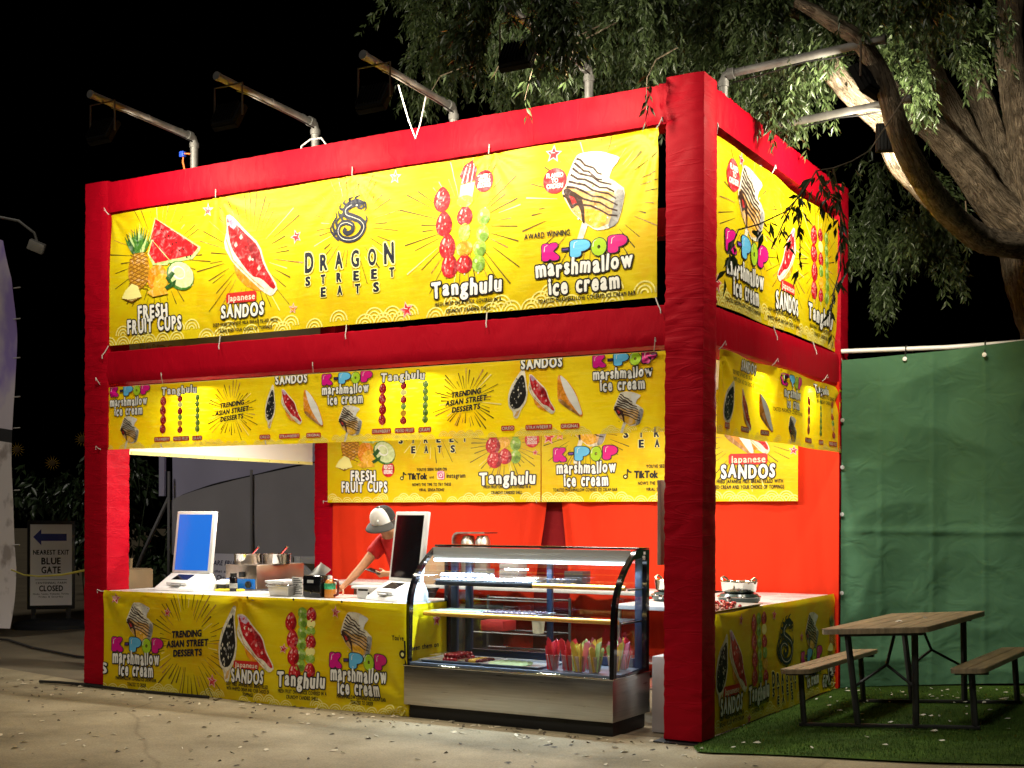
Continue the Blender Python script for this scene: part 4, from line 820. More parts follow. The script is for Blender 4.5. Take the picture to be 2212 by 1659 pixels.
for x, y in ((.478, .80), (1.335, .78), (2.03, .55), (.70, .03)): B.star(x, y, .05)
o = tag(B.build('banner', (-.035, .35, .025), (0, 1, 0), (1, 0, 0), step=.03), 'creased yellow banner hung down the side counter behind the picnic bench', 'banner', 'yellow printed banners tied to the stall')
tie(o, (-.02, 3.58, .88), (.03, 3.66, .90), .006)

# ================================================================== FLOODLIGHTS ON PIPE ARMS
def make_flood(a):
    t = thing('floodlight', '', 'floodlight', local=True); t['group'] = 'floodlights on pipe arms along the roof edge'
    m = MB(); m.tube([(0, 0, 0), (0, 0, .43), (0, -.015, .465), (0, -.06, .475)], .033, 12); m.tube([(0, -.05, .475), (0, -1.17, .525)], .029, 12)
    m.tube([(0, -.035, .475), (0, -.085, .477)], .041, 12); m.tube([(0, 0, .385), (0, 0, .425)], .041, 12); m.tube([(0, -1.16, .5245), (0, -1.185, .526)], .034, 12)
    for y in (-.16, -.55): m.tube([(0, y, .478 - .045 * (y + .05)), (0, y - .012, .479 - .045 * (y + .05))], .031, 10)
    m.obj('pipe_arm', M_GALV, t)
    y = MB(); z0 = .49
    y.tube([(-.14, -1.05, z0 - .24), (-.14, -1.05, z0), (.14, -1.05, z0), (.14, -1.05, z0 - .24)], .008, 6); y.tube([(0, -1.05, z0), (0, -1.05, z0 + .03)], .012, 8); y.obj('yoke', mat('worn_bracket', (.05, .035, .02), .6, .3), t)
    a = Vector(a).normalized(); R = a.to_track_quat('Z', 'X').to_matrix(); c = Vector((0, -1.05, z0 - .23)); h = MB()
    h.box((-.10, -.115, -.03), (.10, .115, .02), ch=.008, rot=R, loc=c)
    for k in range(9): h.box((-.09, -.105 + .025 * k, -.05), (.09, -.101 + .025 * k, -.03), rot=R, loc=c)
    h.obj('housing', mat('lamp_black', (.004, .004, .004), .8, spec=.1), t)
    for q in ((-.105, -.12, -.10, .12), (.10, -.12, .105, .12), (-.105, -.12, .105, -.115), (-.105, .115, .105, .12)): h2 = MB().box((q[0], q[1], .0), (q[2], q[3], .042), rot=R, loc=c); h2.obj('lip', MATS['lamp_black'], t)
    g = MB(); g.box((-.088, -.104, .0205), (.088, .104, .0225), rot=R, loc=c); g.obj('lens', mat('lamp_lens', (.8, .8, .75), .3, emit=(1, .93, .78), estr=14), t)
    w = MB(); w.tube([(.02, -.98, z0 - .02), (.035, -.8, .47), (.01, -.62, .47), (.035, -.3, .44), (.036, -.06, .42)], .006, 5); w.obj('power_cord', M_BLACK, t)
    ld = bpy.data.lights.new('flood_beam', 'AREA'); ld.shape = 'RECTANGLE'; ld.size = .2; ld.size_y = .24; ld.energy = FLOOD_W; ld.color = (1, .90, .70)
    lo = bpy.data.objects.new('flood_beam', ld); COL.objects.link(lo); lo.parent = t; lo.location = c + a * .045; lo.rotation_euler = (-a).to_track_quat('Z', 'X').to_euler()
    return t
fl0 = make_flood((0, .86, -.51)); fl1 = make_flood((.12, .86, -.45)); fl2 = make_flood((.90, .42, .05))
FL = []
for i, (x, y, az, rz, lab) in enumerate(((-4.86, .13, 4.94, 0, 'black floodlight hung from the pipe arm with the blue connector, near the end pillar'), (-3.50, .13, 4.86, 0, 'black floodlight on the middle front pipe arm, over the dragon emblem'),
        (-2.13, .13, 4.78, 0, 'black floodlight on the front pipe arm with a white cord loop, beside the tree leaves'), (-.95, .13, 4.88, 0, 'floodlight on a front pipe arm mostly hidden in the tree leaves by the corner pillar'),
        (-.10, .64, 4.85, PI / 2, 'side floodlight arm nearest the corner pillar, under the crooked branch'), (-.10, 1.40, 4.65, PI / 2, 'lower side floodlight arm over the short banner, its lamp against the tree limb'))):
    f = (fl0 if i == 0 else copy_tree(fl0)) if i < 4 else (fl1 if i == 4 else fl2); FL.append(f); f.location = (x, y, az - .475); f.rotation_euler = (0, 0, rz); f['label'] = lab
for i, f in enumerate(FL):
    if i == 0:
        b = MB(); b.tube([(-.03, -.02, .33), (-.10, -.03, .34), (-.115, -.02, .27), (-.07, 0, .05)], .008, 6); b.obj('orange_cable', mat('orange_cable', (.65, .16, .03), .5), f)
        b = MB(); b.box((-.135, -.05, .31), (-.085, -.01, .36), ch=.006); b.obj('plug', mat('blue_plug', (.02, .07, .5), .4), f)
    if i == 1:
        b = MB(); b.tube([(-.16, -.01, .15), (-.13, -.02, .30), (-.03, -.03, .34), (.08, -.02, .34), (.14, -.01, .26), (.14, 0, .12)], .008, 6); b.obj('cable_loop', mat('pale_cable', (.55, .5, .48), .5), f)
    if i == 2:
        b = MB(); b.tube([(-.02, -.72, .45), (.03, -.66, .2), (.05, -.60, .08), (.06, -.55, .2), (.02, -.42, .44)], .005, 6); b.obj('cable_loop', M_CORD, f)
for c in fl2.children:
    if c.type == 'LIGHT': c.data.energy = FLOOD_W * 2.6
# lamps under the added canopy light the serving space
for x, y, z, sx, sy, e in ((-4.5, 1.5, 2.70, 1.2, .2, ROOM_W), (-1.6, 1.6, 2.70, 1.2, .2, ROOM_W), (-4.75, .18, 2.72, .25, .08, 30), (-2.45, .18, 2.72, .25, .08, 30), (-.11, 1.30, 2.72, .08, .14, 16), (-.10, 2.55, 2.72, .06, .10, 20)):
    ld = bpy.data.lights.new('room_lamp', 'AREA'); ld.shape = 'RECTANGLE'; ld.size = sx; ld.size_y = sy; ld.energy = e; ld.color = (1, .94, .84)
    lo = bpy.data.objects.new('room_lamp', ld); COL.objects.link(lo); lo.location = (x, y, z)

# ================================================================== COUNTERS
M_TOP = mat('counter_top', (.58, .57, .55), .28, .0, var=.12, vscale=5)
def counter(name, label, x0, y0, x1, y1, z):
    t = thing(name, label, 'counter', ((x0 + x1) / 2, (y0 + y1) / 2, 0)); MB().box((x0, y0, z - .035), (x1, y1, z), ch=.006).obj('tabletop', M_TOP, t)
    MB().box((x0 + .06, y0 + .06, .22), (x1 - .06, y1 - .06, .24), ch=.004).obj('shelf', M_STEEL, t)
    for x in (x0 + .05, x1 - .05):
        for y in (y0 + .05, y1 - .05): MB().tube([(x, y, 0.0), (x, y, z - .036)], .02, 8).obj('leg', M_STEEL, t)
CT = .90
M_LINING = fabric_mat('dark_red_fabric', (.16, .006, .008), .8)
counter('serving_counter', 'grey topped serving counter behind the long front banner skirt', -5.79, .015, -2.48, .74, CT)
counter('side_counter', 'pale counter along the short side with pots and strawberry trays', -1.15, .95, -.06, 3.24, CT - .01)
MB().grid(lambda u, v: (-.10 + .01 * math.sin(u * 40), .36 + 2.9 * u, .03 + .80 * v), 60, 3).obj('skirt_lining', M_LINING, bpy.data.objects['side_counter'], smooth=180)
counter('back_counter', 'white preparation table along the scarlet back curtain', -5.4, 2.60, -1.0, 3.22, CT - .01)

# ------------------------------------------------------------------ order kiosks
M_SCREEN = mat('blue_screen', (.01, .03, .12), .15, emit=(.012, .15, .62), estr=1.05)
def kiosk(x, y, rz, on, label):
    t = thing('order_kiosk', label, 'kiosk', (x, y, CT), 'self order kiosks on the serving counter', local=True); t.rotation_euler = (0, 0, rz)
    b = MB(); b.prism([(-.17, 0), (.14, 0), (.14, .07), (.10, .155), (.06, .155), (-.155, .03)], 'x', -.245, .245); o = b.obj('stand', M_WHITE, t); m = o.modifiers.new('soft', 'BEVEL'); m.width = .008; m.segments = 2
    R = Matrix.Rotation(math.radians(-7), 3, 'X'); c = (0, .075, .155)
    b = MB(); b.box((-.238, -.02, 0), (.238, .02, .575), ch=.008, rot=R, loc=c); s = b.obj('monitor', M_WHITE, t)
    b = MB(); b.box((-.205, -.0225, .025), (.205, -.0205, .545), rot=R, loc=c); b.obj('screen', M_SCREEN if on else M_BLKGLOSS, s)
    R2 = Matrix.Rotation(math.radians(24), 3, 'X')
    b = MB(); b.box((-.125, -.09, .0), (.125, .085, .032), ch=.01, rot=R2, loc=(0, -.045, .085)); r = b.obj('card_reader', M_WHITE, t)
    b = MB(); b.box((-.10, -.035, .0325), (.10, .070, .0345), rot=R2, loc=(0, -.045, .085)); b.obj('reader_screen', M_BLKGLOSS, r)
    b = MB(); b.box((-.06, -.118, .012), (.06, -.088, .02), ch=.002, rot=R2, loc=(0, -.045, .085)); b.obj('card_slot', mat('grey_plastic', (.25, .25, .25), .5), r)
kiosk(-5.22, .42, .0, True, 'white order kiosk with a bright blue screen')
kiosk(-2.765, .30, -.40, False, 'white order kiosk with a black screen, in front of the worker')

# ------------------------------------------------------------------ things on the serving counter
t = thing('receipt_printer', 'small black and white receipt printer beside the blue screen kiosk', 'printer', (-4.93, .62, CT))
MB().box((-5.01, .55, CT), (-4.86, .70, CT + .06), ch=.01).obj('body', M_BLACK, t); MB().prism([(.54, CT + .06), (.70, CT + .06), (.66, CT + .10), (.58, CT + .085)], 'x', -5.005, -4.865).obj('lid', M_WHITE, t)
o = MB().box((0, -.055, 0), (.25, .055, .018), ch=.006, rot=Matrix.Rotation(.35, 3, 'Z'), loc=(-4.92, .50, CT)).obj('folded_cloth', mat('yellow_cloth', (.80, .68, .03), .8, bump=.3, bscale=40)); tag(o, 'bright yellow folded cloth lying flat before the food warmer', 'cloth')
t = thing('food_warmer', 'steel food warmer box with a blue control panel', 'food warmer', (-4.72, 1.0, CT))
MB().box((-5.02, .72, CT + .01), (-4.64, 1.40, CT + .235), ch=.006).obj('body', mat('warm_steel', (.40, .33, .28), .35, 1, var=.15, vscale=4), t)
MB().box((-5.005, .708, CT + .012), (-4.655, .7185, CT + .105), ch=.002).obj('control_panel', mat('blue_panel', (.01, .16, .62), .35), t)
MB().lathe([(.032, 0), (.03, .022), (.012, .026), (.0001, .03)], (-4.72, .705, CT + .055), 14, rot=Matrix.Rotation(PI / 2, 3, 'X')).obj('knob', M_BLACK, t)
MB().box((-4.84, .700, CT + .12), (-4.78, .719, CT + .17), ch=.004).obj('switch', M_BLACK, t)
def pot(x, y, z, label, cat, name='stock_pot', r=.13, h=.085, lad=True, group=None):
    t = thing(name, label, cat, (x, y, z), group, local=True)
    MB().lathe([(r * .96, 0), (r, .01), (r, h), (r * 1.05, h + .006), (r * 1.05, h + .012), (r * .97, h + .01), (r * .96, .02), (.001, .02)], n=28).obj('pot', M_CHROME, t, smooth=50)
    MB().lathe([(r * .955, h * .7), (.001, h * .72)], n=24).obj('sauce', mat('red_sauce', (.35, .02, .02), .25), t)
    if lad: MB().tube([(-.02, .03, h * .6), (.08, .02, h + .05), (.11, .02, h + .075)], [.008, .01, .013], 8).obj('ladle', M_CHROME, t)
    return t
pot(-4.90, .90, CT + .236, 'polished sauce pot with a ladle, on the warmer toward the kiosk', 'pot', group='sauce pots on the food warmer'); pot(-4.69, 1.06, CT + .236, 'polished sauce pot with a ladle, on the warmer toward the red post', 'pot', group='sauce pots on the food warmer')
t = thing('seasoning_bottle', 'black bottle with a dark cap before the blue warmer panel', 'bottle', (-4.74, .52, CT))
MB().lathe([(.034, 0), (.036, .01), (.036, .125), (.03, .135)], (-4.74, .52, CT), 16).obj('bottle', M_BLKGLOSS, t); MB().lathe([(.031, .135), (.031, .165), (.0001, .166)], (-4.74, .52, CT), 16).obj('cap', M_BLACK, t); MB().lathe([(.0365, .03), (.0365, .075)], (-4.74, .52, CT), 16).obj('label_band', mat('dim_label', (.30, .30, .28), .6), t)
def tub(x0, y0, x1, y1, h, m, name, label, cat, lidm=None, taper=.015, z=None, liquid=None):
    z = CT if z is None else z; t = thing(name, label, cat, ((x0 + x1) / 2, (y0 + y1) / 2, z)); b = MB(); n = 0
    def ring(d, zz): return [(x0 + d, y0 + d, zz), (x1 - d, y0 + d, zz), (x1 - d, y1 - d, zz), (x0 + d, y1 - d, zz)]
    L = [ring(taper, z), ring(0, z + h), ring(-.012, z + h), ring(-.012, z + h + .006), ring(.004, z + h + .004), ring(taper + .006, z + .008)]; v = sum(L, []); f = [(3, 2, 1, 0)]
    for i in range(5): f += [(i * 4 + k, i * 4 + (k + 1) % 4, i * 4 + 4 + (k + 1) % 4, i * 4 + 4 + k) for k in range(4)]
    f.append((20, 21, 22, 23)); b.add(v, f); o = b.obj('tub', m, t, smooth=0); mo = o.modifiers.new('soft', 'BEVEL'); mo.width = .006; mo.segments = 2
    if lidm: MB().box((x0 - .014, y0 - .014, z + h + .007), (x1 + .014, y1 + .014, z + h + .018), ch=.005).obj('lid', lidm, t)
    return t
tub(-4.26, .42, -4.07, .72, .10, M_WHITE, 'plastic_tub', 'white lidded plastic tub behind the steel pan', 'tub', M_WHITE)
tub(-4.03, .16, -3.80, .40, .085, M_STEEL, 'steel_pan', 'brushed steel pan with a pale lid next to the menu card', 'pan', M_CHROME)
t = thing('menu_card', 'white upright card with fine black print by the napkin holder', 'card', (-3.77, .28, CT)); MB().box((-3.845, .262, CT), (-3.735, .268, CT + .165)).obj('card', M_PAPER, t)
b = MB()
for k in range(9): b.box((-3.83 , .2605, CT + .15 - .016 * k), (-3.77 + .02 * ((k * 7) % 3), .2615, CT + .156 - .016 * k))
b.obj('print', M_BLACK, t)
MB().box((-3.86, .235, CT), (-3.72, .29, CT + .012), ch=.004).obj('foot', mat('acrylic_foot', (.65, .65, .62), .2), t)
t = thing('napkin_holder', 'black napkin dispenser with a white napkin pulled up', 'napkin holder', (-3.57, .26, CT))
MB().box((-3.665, .18, CT), (-3.475, .36, CT + .19), ch=.018).obj('body', M_BLKGLOSS, t); MB().box((-3.61, .1775, CT + .125), (-3.545, .1795, CT + .15)).obj('badge', mat('pale_badge', (.45, .45, .45), .4), t); MB().lathe([(.011, 0), (.011, .004), (.0001, .005)], (-3.57, .179, CT + .05), 12, rot=Matrix.Rotation(PI / 2, 3, 'X')).obj('lock', M_CHROME, t)
def nap(u, v):
    a = (u - .5); return (-3.59 + .17 * a + .06 * v, .27 + .03 * math.sin(u * 7) * v, CT + .18 + v * (.12 - .22 * a * a) - .02 * abs(a) * v)
MB().grid(nap, 10, 8).obj('napkin', M_PAPER, t, smooth=180)
t = thing('sauce_bottle', 'clear bottle of amber sauce with a green label and brown handle', 'bottle', (-3.42, .25, CT))
MB().lathe([(.045, 0), (.048, .01), (.048, .12), (.03, .15), (.018, .16)], (-3.425, .25, CT), 18).obj('bottle', mat('amber_sauce', (.55, .20, .03), .12, spec=.7), t); MB().lathe([(.0485, .075), (.0485, .125)], (-3.425, .25, CT), 18).obj('label_band', mat('green_label', (.05, .38, .16), .5, var=.8, vscale=25), t); MB().lathe([(.02, .16), (.02, .185), (.0001, .187)], (-3.425, .25, CT), 12).obj('cap', M_WHITE, t)
MB().tube([(-3.385, .25, CT + .15), (-3.345, .25, CT + .145), (-3.335, .25, CT + .09), (-3.345, .25, CT + .03), (-3.38, .25, CT + .02)], .012, 8).obj('handle', mat('brown_handle', (.12, .012, .008), .3), t)
t = thing('label_printer', 'white box printer by the hand of the worker, next to the black screen kiosk', 'printer', (-3.14, .40, CT)); b = MB(); b.box((-3.21, .33, CT), (-3.07, .48, CT + .085), ch=.01); b.box((-3.245, .30, CT + .085), (-3.04, .50, CT + .105), ch=.006); b.obj('body', M_WHITE, t); MB().box((-3.09, .328, CT + .03), (-3.075, .3295, CT + .055)).obj('button', M_BLACK, t)
MB().box((-3.19, .3275, CT + .065), (-3.09, .3295, CT + .08)).obj('slot', M_BLACK, t)
o = MB().box((-3.60, .28, CT + .001), (-3.28, .52, CT + .004)).obj('paper_menu', mat('pink_sheet', (.72, .30, .26), .4)); tag(o, 'pink printed sheet under the hand of the worker on the counter', 'paper')
# behind the case: board box, green packs
o = MB().box((-4.15, 2.70, CT - .009), (-3.84, 3.0, CT + .30), ch=.004).obj('cardboard_box', mat('cardboard', (.42, .27, .15), .85, var=.12, vscale=8)); tag(o, 'brown cardboard box on the back table behind the display case', 'box')
for i, (x, y, w, d, n, m, lab) in enumerate(((-3.45, 2.75, .20, .16, 3, mat('smoke_tub', (.20, .21, .22), .3), 'stack of three smoky plastic boxes on the back table nearest the cardboard box'), (-3.12, 2.80, .22, .18, 4, mat('clear_box', (.35, .33, .33), .25), 'stack of four greyish plastic boxes on the back table behind the display case'),
        (-2.78, 2.74, .24, .18, 2, M_STEEL, 'two stacked steel trays on the back table behind the display case'), (-2.40, 2.80, .20, .18, 3, mat('dark_tub', (.05, .05, .055), .3), 'stack of three dark plastic boxes on the back table behind the case rail'))):
    t = thing('storage_boxes', lab, 'boxes', (x, y, CT - .009))
    for k in range(n): MB().box((x - w / 2, y - d / 2, CT - .008 + .058 * k), (x + w / 2, y + d / 2, CT + .046 + .058 * k), ch=.008).obj('box', m, t)
o = MB().ball((-3.30, 2.66, CT + .02), .05, n=12, sx=1.5, sy=.8, sz=.6).obj('green_packet', mat('green_packet', (.06, .25, .12), .35, var=.5, vscale=30, bump=.6, bscale=25)); tag(o, 'crumpled green packet on the front edge of the back table', 'packet')
rk = thing('wire_rack', 'dark wire shelf rack under the back table, seen through the display case', 'rack', (-2.6, 2.3, 0)); M_WIRE = mat('dark_wire', (.10, .10, .105), .35, .7)
for x in (-3.2, -2.3):
    for y in (2.1, 2.45): MB().tube([(x, y, 0), (x, y, .82)], .014, 6).obj('post', M_WIRE, rk)
for z in (.15, .32, .49, .66, .80):
    b = MB(); b.tube([(-3.2, 2.1, z), (-2.3, 2.1, z)], .008, 5); b.tube([(-3.2, 2.45, z), (-2.3, 2.45, z)], .008, 5)
    for k in range(10): b.tube([(-3.15 + .09 * k, 2.1, z), (-3.15 + .09 * k, 2.45, z)], .004, 4)
    b.obj('shelf', M_WIRE, rk)
o = MB().lathe([(.05, .497), (.065, .63), (.068, .64), (.0001, .64)], (-2.5, 2.2, 0), 16).obj('paper_cup', mat('cream_cup', (.62, .58, .42), .6)); tag(o, 'cream paper cup on the wire rack under the back table', 'cup')
o = MB().box((-3.1, 2.14, .50), (-2.85, 2.40, .60), ch=.01).obj('red_box', mat('red_box', (.35, .02, .02), .5)); tag(o, 'small red box on the wire rack under the back table', 'box')
o = MB().box((-4.2, 2.3, .006), (-3.4, 3.1, .70), ch=.02).obj('black_crate', M_BLACK); tag(o, 'black crate under the back table behind the worker', 'crate')
t = thing('steel_mixer', 'pair of domed steel canisters under a curved steel hood on the back table', 'mixer', (-3.62, 2.85, CT))
b = MB(); P = [(-3.80, CT - .008), (-3.80, 1.36)] + [(-3.73 + .07 * math.cos(PI - PI / 2 * k / 6), 1.36 + .07 * math.sin(PI / 2 * k / 6)) for k in range(1, 7)] + [(-3.41, 1.43), (-3.41, 1.415), (-3.72, 1.415), (-3.765, 1.40), (-3.785, 1.36), (-3.785, CT - .008)]
b.prism(P, 'y', 2.72, 2.98); b.obj('hood', M_STEEL, t)
for x in (-3.67, -3.50): MB().lathe([(.075, CT - .008), (.08, 1.26), (.078, 1.34), (.055, 1.39), (.0001, 1.40)], (x, 2.84, 0), 20).obj('canister', mat('satin_steel', (.55, .50, .45), .35, .9), t)

# ------------------------------------------------------------------ side counter: burners, pots, strawberries
def burner(x, y, lab, s=1.0):
    t = thing('gas_burner', lab[0], 'burner', (x, y, CT - .009), 'round burners', local=True)
    MB().lathe([(.15 * s, 0), (.17 * s, .02), (.175 * s, .045), (.15 * s, .075), (.10 * s, .082), (.0001, .082)], n=26).obj('body', mat('dark_enamel', (.05, .075, .07), .2), t); MB().lathe([(.022, 0), (.02, .014), (.0001, .016)], (-.02, -.172 * s, .04), 10, rot=Matrix.Rotation(PI / 2, 3, 'X')).obj('dial', M_CHROME, t)
    MB().lathe([(.176 * s, .046), (.18 * s, .05), (.176 * s, .056)], n=26).obj('trim_ring', M_CHROME, t)
    q = thing('saucepan', lab[1], 'pan', (x, y, CT + .074), 'steel pans on burners', local=True)
    MB().lathe([(.12 * s, 0), (.138 * s, .015), (.148 * s, .085), (.155 * s, .09), (.15 * s, .094), (.142 * s, .088), (.13 * s, .02), (.001, .018)], n=28).obj('pan', M_CHROME, q, smooth=50)
    for a in (2.7, -.5):
        c, sn = math.cos(a) * .15 * s, math.sin(a) * .15 * s; d = Vector((-sn, c, 0)).normalized() * .035
        MB().tube([Vector((c, sn, .08)) - d, Vector((c * 1.18, sn * 1.18, .11)) - d * .8, Vector((c * 1.22, sn * 1.22, .125)), Vector((c * 1.18, sn * 1.18, .11)) + d * .8, Vector((c, sn, .08)) + d], .009, 7).obj('handle', mat('warm_handle', (.40, .30, .20), .3, .8), q)
    MB().lathe([(.135 * s, .06), (.001, .064)], n=22).obj('syrup', mat('syrup', (.30, .04, .02), .2), q)
burner(-.35, 1.70, ('dark round burner under a steel pan, at the strawberry tray', 'steel two handled pan on the burner by the strawberry tray'))
burner(-.92, 1.62, ('dark round burner between the display case and the corner pillar', 'steel two handled pan partly hidden by the corner pillar'), .9)
def flat_tray(x0, y0, x1, y1, z, label, name='baking_tray', m=None, h=.022, rot=0):
    t = thing(name, label, 'tray', ((x0 + x1) / 2, (y0 + y1) / 2, z), None, local=True); t.rotation_euler = (0, 0, rot); X, Y = (x1 - x0) / 2, (y1 - y0) / 2; b = MB()
    def ring(d, zz): return [(-X + d, -Y + d, zz), (X - d, -Y + d, zz), (X - d, Y - d, zz), (-X + d, Y - d, zz)]
    L = [ring(.012, 0), ring(0, h), ring(-.010, h), ring(-.010, h + .003), ring(.003, h + .002), ring(.014, .003)]; f = [(3, 2, 1, 0)]
    for i in range(5): f += [(i * 4 + k, i * 4 + (k + 1) % 4, i * 4 + 4 + (k + 1) % 4, i * 4 + 4 + k) for k in range(4)]
    f.append((20, 21, 22, 23)); b.add(sum(L, []), f).obj('tray_pan', m or M_STEEL, t, smooth=0); return t
flat_tray(-.42, .42, -.06, 1.42, CT - .008, 'steel tray of cut strawberries on the side counter', h=.018)
M_BERRY = mat('strawberry', (.58, .02, .015), .22, var=.25, vscale=40, bump=.3, bscale=150); M_BERRYIN = mat('berry_flesh', (.75, .30, .18), .4)
BPROF = [(.0001, 0), (.35, .06), (.5, .25), (.48, .5), (.30, .8), (.0001, 1.0)]
def berry_thing(label, group, s=.028):
    o = MB().lathe([(r * s, z * s * 1.1) for r, z in BPROF], n=9).obj('strawberry', M_BERRY); tag(o, label, 'strawberry', group); return o
b0 = berry_thing('glossy cut strawberry in the heap on the side counter tray', 'strawberries heaped on the side counter tray')
for i in range(90):
    o = b0 if i == 0 else b0.copy()
    if i: COL.objects.link(o)
    o.location = (R.uniform(-.38, -.10), R.uniform(.50, 1.28), CT + .008 + R.choice([0, 0, .018])); o.rotation_euler = (R.uniform(0, 6), R.uniform(0, 6), R.uniform(0, 6)); s = R.uniform(.7, 1.15); o.scale = (s, s, s)
    if i % 4 == 3:
        if 'strawberry_flesh' not in bpy.data.meshes: q = b0.data.copy(); q.name = 'strawberry_flesh'; q.materials[0] = M_BERRYIN
        o.data = bpy.data.meshes['strawberry_flesh']

# ================================================================== GLASS DISPLAY CASE
DX0, DX1, DY, DB, DT = -2.475, -.66, .60, .415, 1.345
case = thing('display_case', 'curved glass refrigerated display case on a brushed steel base', 'display case', ((DX0 + DX1) / 2, .3, 0))
MB().box((DX0 + .03, .012, .006), (DX1 - .02, DY - .03, .112), ch=.003).obj('plinth', mat('black_plinth', (.012, .012, .012), .6), case)
MB().box((DX0, -.028, .114), (DX1, DY + .02, DB), ch=.004).obj('base', M_STEEL, case)
MB().box((DX0 - .004, -.034, DB + .001), (DX1 + .004, DY + .02, DB + .012), ch=.003).obj('rim_trim', M_CHROME, case)
MB().box((DX0 + .02, .0, DB + .013), (DX1 - .02, DY, DB + .03)).obj('deck', mat('deck_steel', (.22, .26, .34), .3, .3), case)
def arc(y_off=0, n=14):
    P = [(-.012 + y_off, DB + .013)]
    for i in range(n + 1):
        t = i / n; z = DB + .013 + (DT - DB - .02) * t
        y = -.012 + .03 * t + .36 * max(0, (t - .42) / .58) ** 2.6; P.append((y + y_off, z))
    P.append((.46 + y_off * .2, DT)); return P
A = arc()
MB().grid(lambda u, v: (DX0 + .03 + (DX1 - DX0 - .06) * u, *(lambda k: A[min(int(k), len(A) - 2)] if k == int(k) else [A[int(k)][q] + (A[int(k) + 1][q] - A[int(k)][q]) * (k - int(k)) for q in (0, 1)])(v * (len(A) - 1))), 2, len(A) - 1).obj('front_glass', glass_mat(), case, smooth=180)
for x0, x1 in ((DX0, DX0 + .035), (DX1 - .035, DX1)):
    b = MB(); O = [(y - .006, z) for y, z in A] + [(DY, DT + .0), (DY, DB + .013)]
    inner = [(y + .042 + .02 * max(0, (z - 1.0)), z if z < DT - .05 else DT - .055) for y, z in A if z < DT - .03]; I = inner + [(DY - .05, DT - .055), (DY - .05, DB + .04)]
    I[0] = (I[0][0], DB + .04)
    # ring between outer and inner outlines, built from matched samples
    def resample(Pl, n):
        Pl = Pl + [Pl[0]]; D = [0]
        for p, q in zip(Pl, Pl[1:]): D.append(D[-1] + math.dist(p, q))
        out = []
        for i in range(n):
            s = D[-1] * i / n; k = max(j for j in range(len(D)) if D[j] <= s); k = min(k, len(Pl) - 2); u = (s - D[k]) / (D[k + 1] - D[k] + 1e-9); out.append((Pl[k][0] + (Pl[k + 1][0] - Pl[k][0]) * u, Pl[k][1] + (Pl[k + 1][1] - Pl[k][1]) * u))
        return out
    nO = len(O); Im = []
    for (y, z) in O:
        q = min(I, key=lambda p: (p[0] - y) ** 2 + (p[1] - z) ** 2); Im.append(q)
    v = [(x0, *p) for p in O] + [(x1, *p) for p in O] + [(x0, *p) for p in Im] + [(x1, *p) for p in Im]; f = []
    for i in range(nO):
        j = (i + 1) % nO; f += [(i, j, nO + j, nO + i), (2 * nO + j, 2 * nO + i, 3 * nO + i, 3 * nO + j), (i, 2 * nO + i, 2 * nO + j, j), (nO + j, 3 * nO + j, 3 * nO + i, nO + i)]
    b.add(v, f); b.obj('side_frame', M_BLKGLOSS, case, smooth=30)
    xm = (x0 + x1) / 2; g = MB(); g.add([(xm, *p) for p in I], [tuple(range(len(I)))]); g.obj('side_glass', glass_mat(), case, smooth=0)
MB().box((DX0 + .0, .40, DT + .001), (DX1, DY + .002, DT + .016), ch=.004).obj('top_panel', M_BLKGLOSS, case)
b = MB(); b.box((DX0 + .035, .33, DT - .10), (DX1 - .035, .345, DT - .004)); b.obj('top_reflector', mat('grey_valance', (.40, .39, .36), .4, .3), case)
MB().tube([(DX0 + .05, .325, DT - .105), (DX1 - .05, .325, DT - .105)], .011, 8).obj('lamp_tube', mat('case_tube', (.9, .9, .95), .3, emit=(.75, .87, 1), estr=9), case)
ld = bpy.data.lights.new('case_lamp', 'AREA'); ld.shape = 'RECTANGLE'; ld.size = 1.65; ld.size_y = .03; ld.energy = CASE_W; ld.color = (.62, .80, 1)
lo = bpy.data.objects.new('case_lamp', ld); COL.objects.link(lo); lo.location = ((DX0 + DX1) / 2, .30, DT - .125); lo.rotation_euler = (math.radians(-8), 0, 0); lo.parent = case; lo.matrix_parent_inverse = Matrix.Translation(-Vector(case.location))
MREAR = mat('rear_frame', (.03, .045, .09), .3, .3)
for x in (DX0 + .06, DX0 + .20, -1.52, DX1 - .10): MB().box((x, DY - .045, DB + .03), (x + (.06 if x < -2.2 or x > -1 else .045), DY - .012, DT - .02), ch=.003).obj('rear_post', MREAR, case)
MB().box((DX0 + .26, DY - .04, DB + .031), (DX1 - .10, DY - .015, DB + .10), ch=.003).obj('rear_rail', MREAR, case)
MB().add([(DX0 + .04, DY - .028, DB + .03), (DX1 - .04, DY - .028, DB + .03), (DX1 - .04, DY - .028, DT - .02), (DX0 + .04, DY - .028, DT - .02)], [(0, 1, 2, 3)]).obj('rear_door', glass_mat(), case, smooth=0)
M_ROD = mat('yellow_price_rail', (.88, .46, .07), .5)
for z, y0, xs0 in ((1.060, .30, -1.50), (.818, .18, DX0 + .05)):
    sh = MB(); sh.box((DX0 + .06, y0 + .012, z - .006), (DX1 - .05, DY - .07, z + .002)); sh = sh.obj('shelf', glass_mat(), case, smooth=0)
    for x in (DX0 + .055, DX1 - .045): MB().box((x - .006, y0 + .02, z - .02), (x + .006, DY - .05, z - .007)).obj('bracket', M_STEEL, sh)
    MB().tube([(xs0, y0, z), (DX1 - .06, y0, z)], .019, 10).obj('price_rail', M_ROD, case)
    if xs0 > -2: MB().box((DX0 + .08, y0 - .008, z - .022), (xs0 - .003, y0 + .008, z + .012), ch=.003).obj('price_rail', M_BLACK, case)
b = MB()
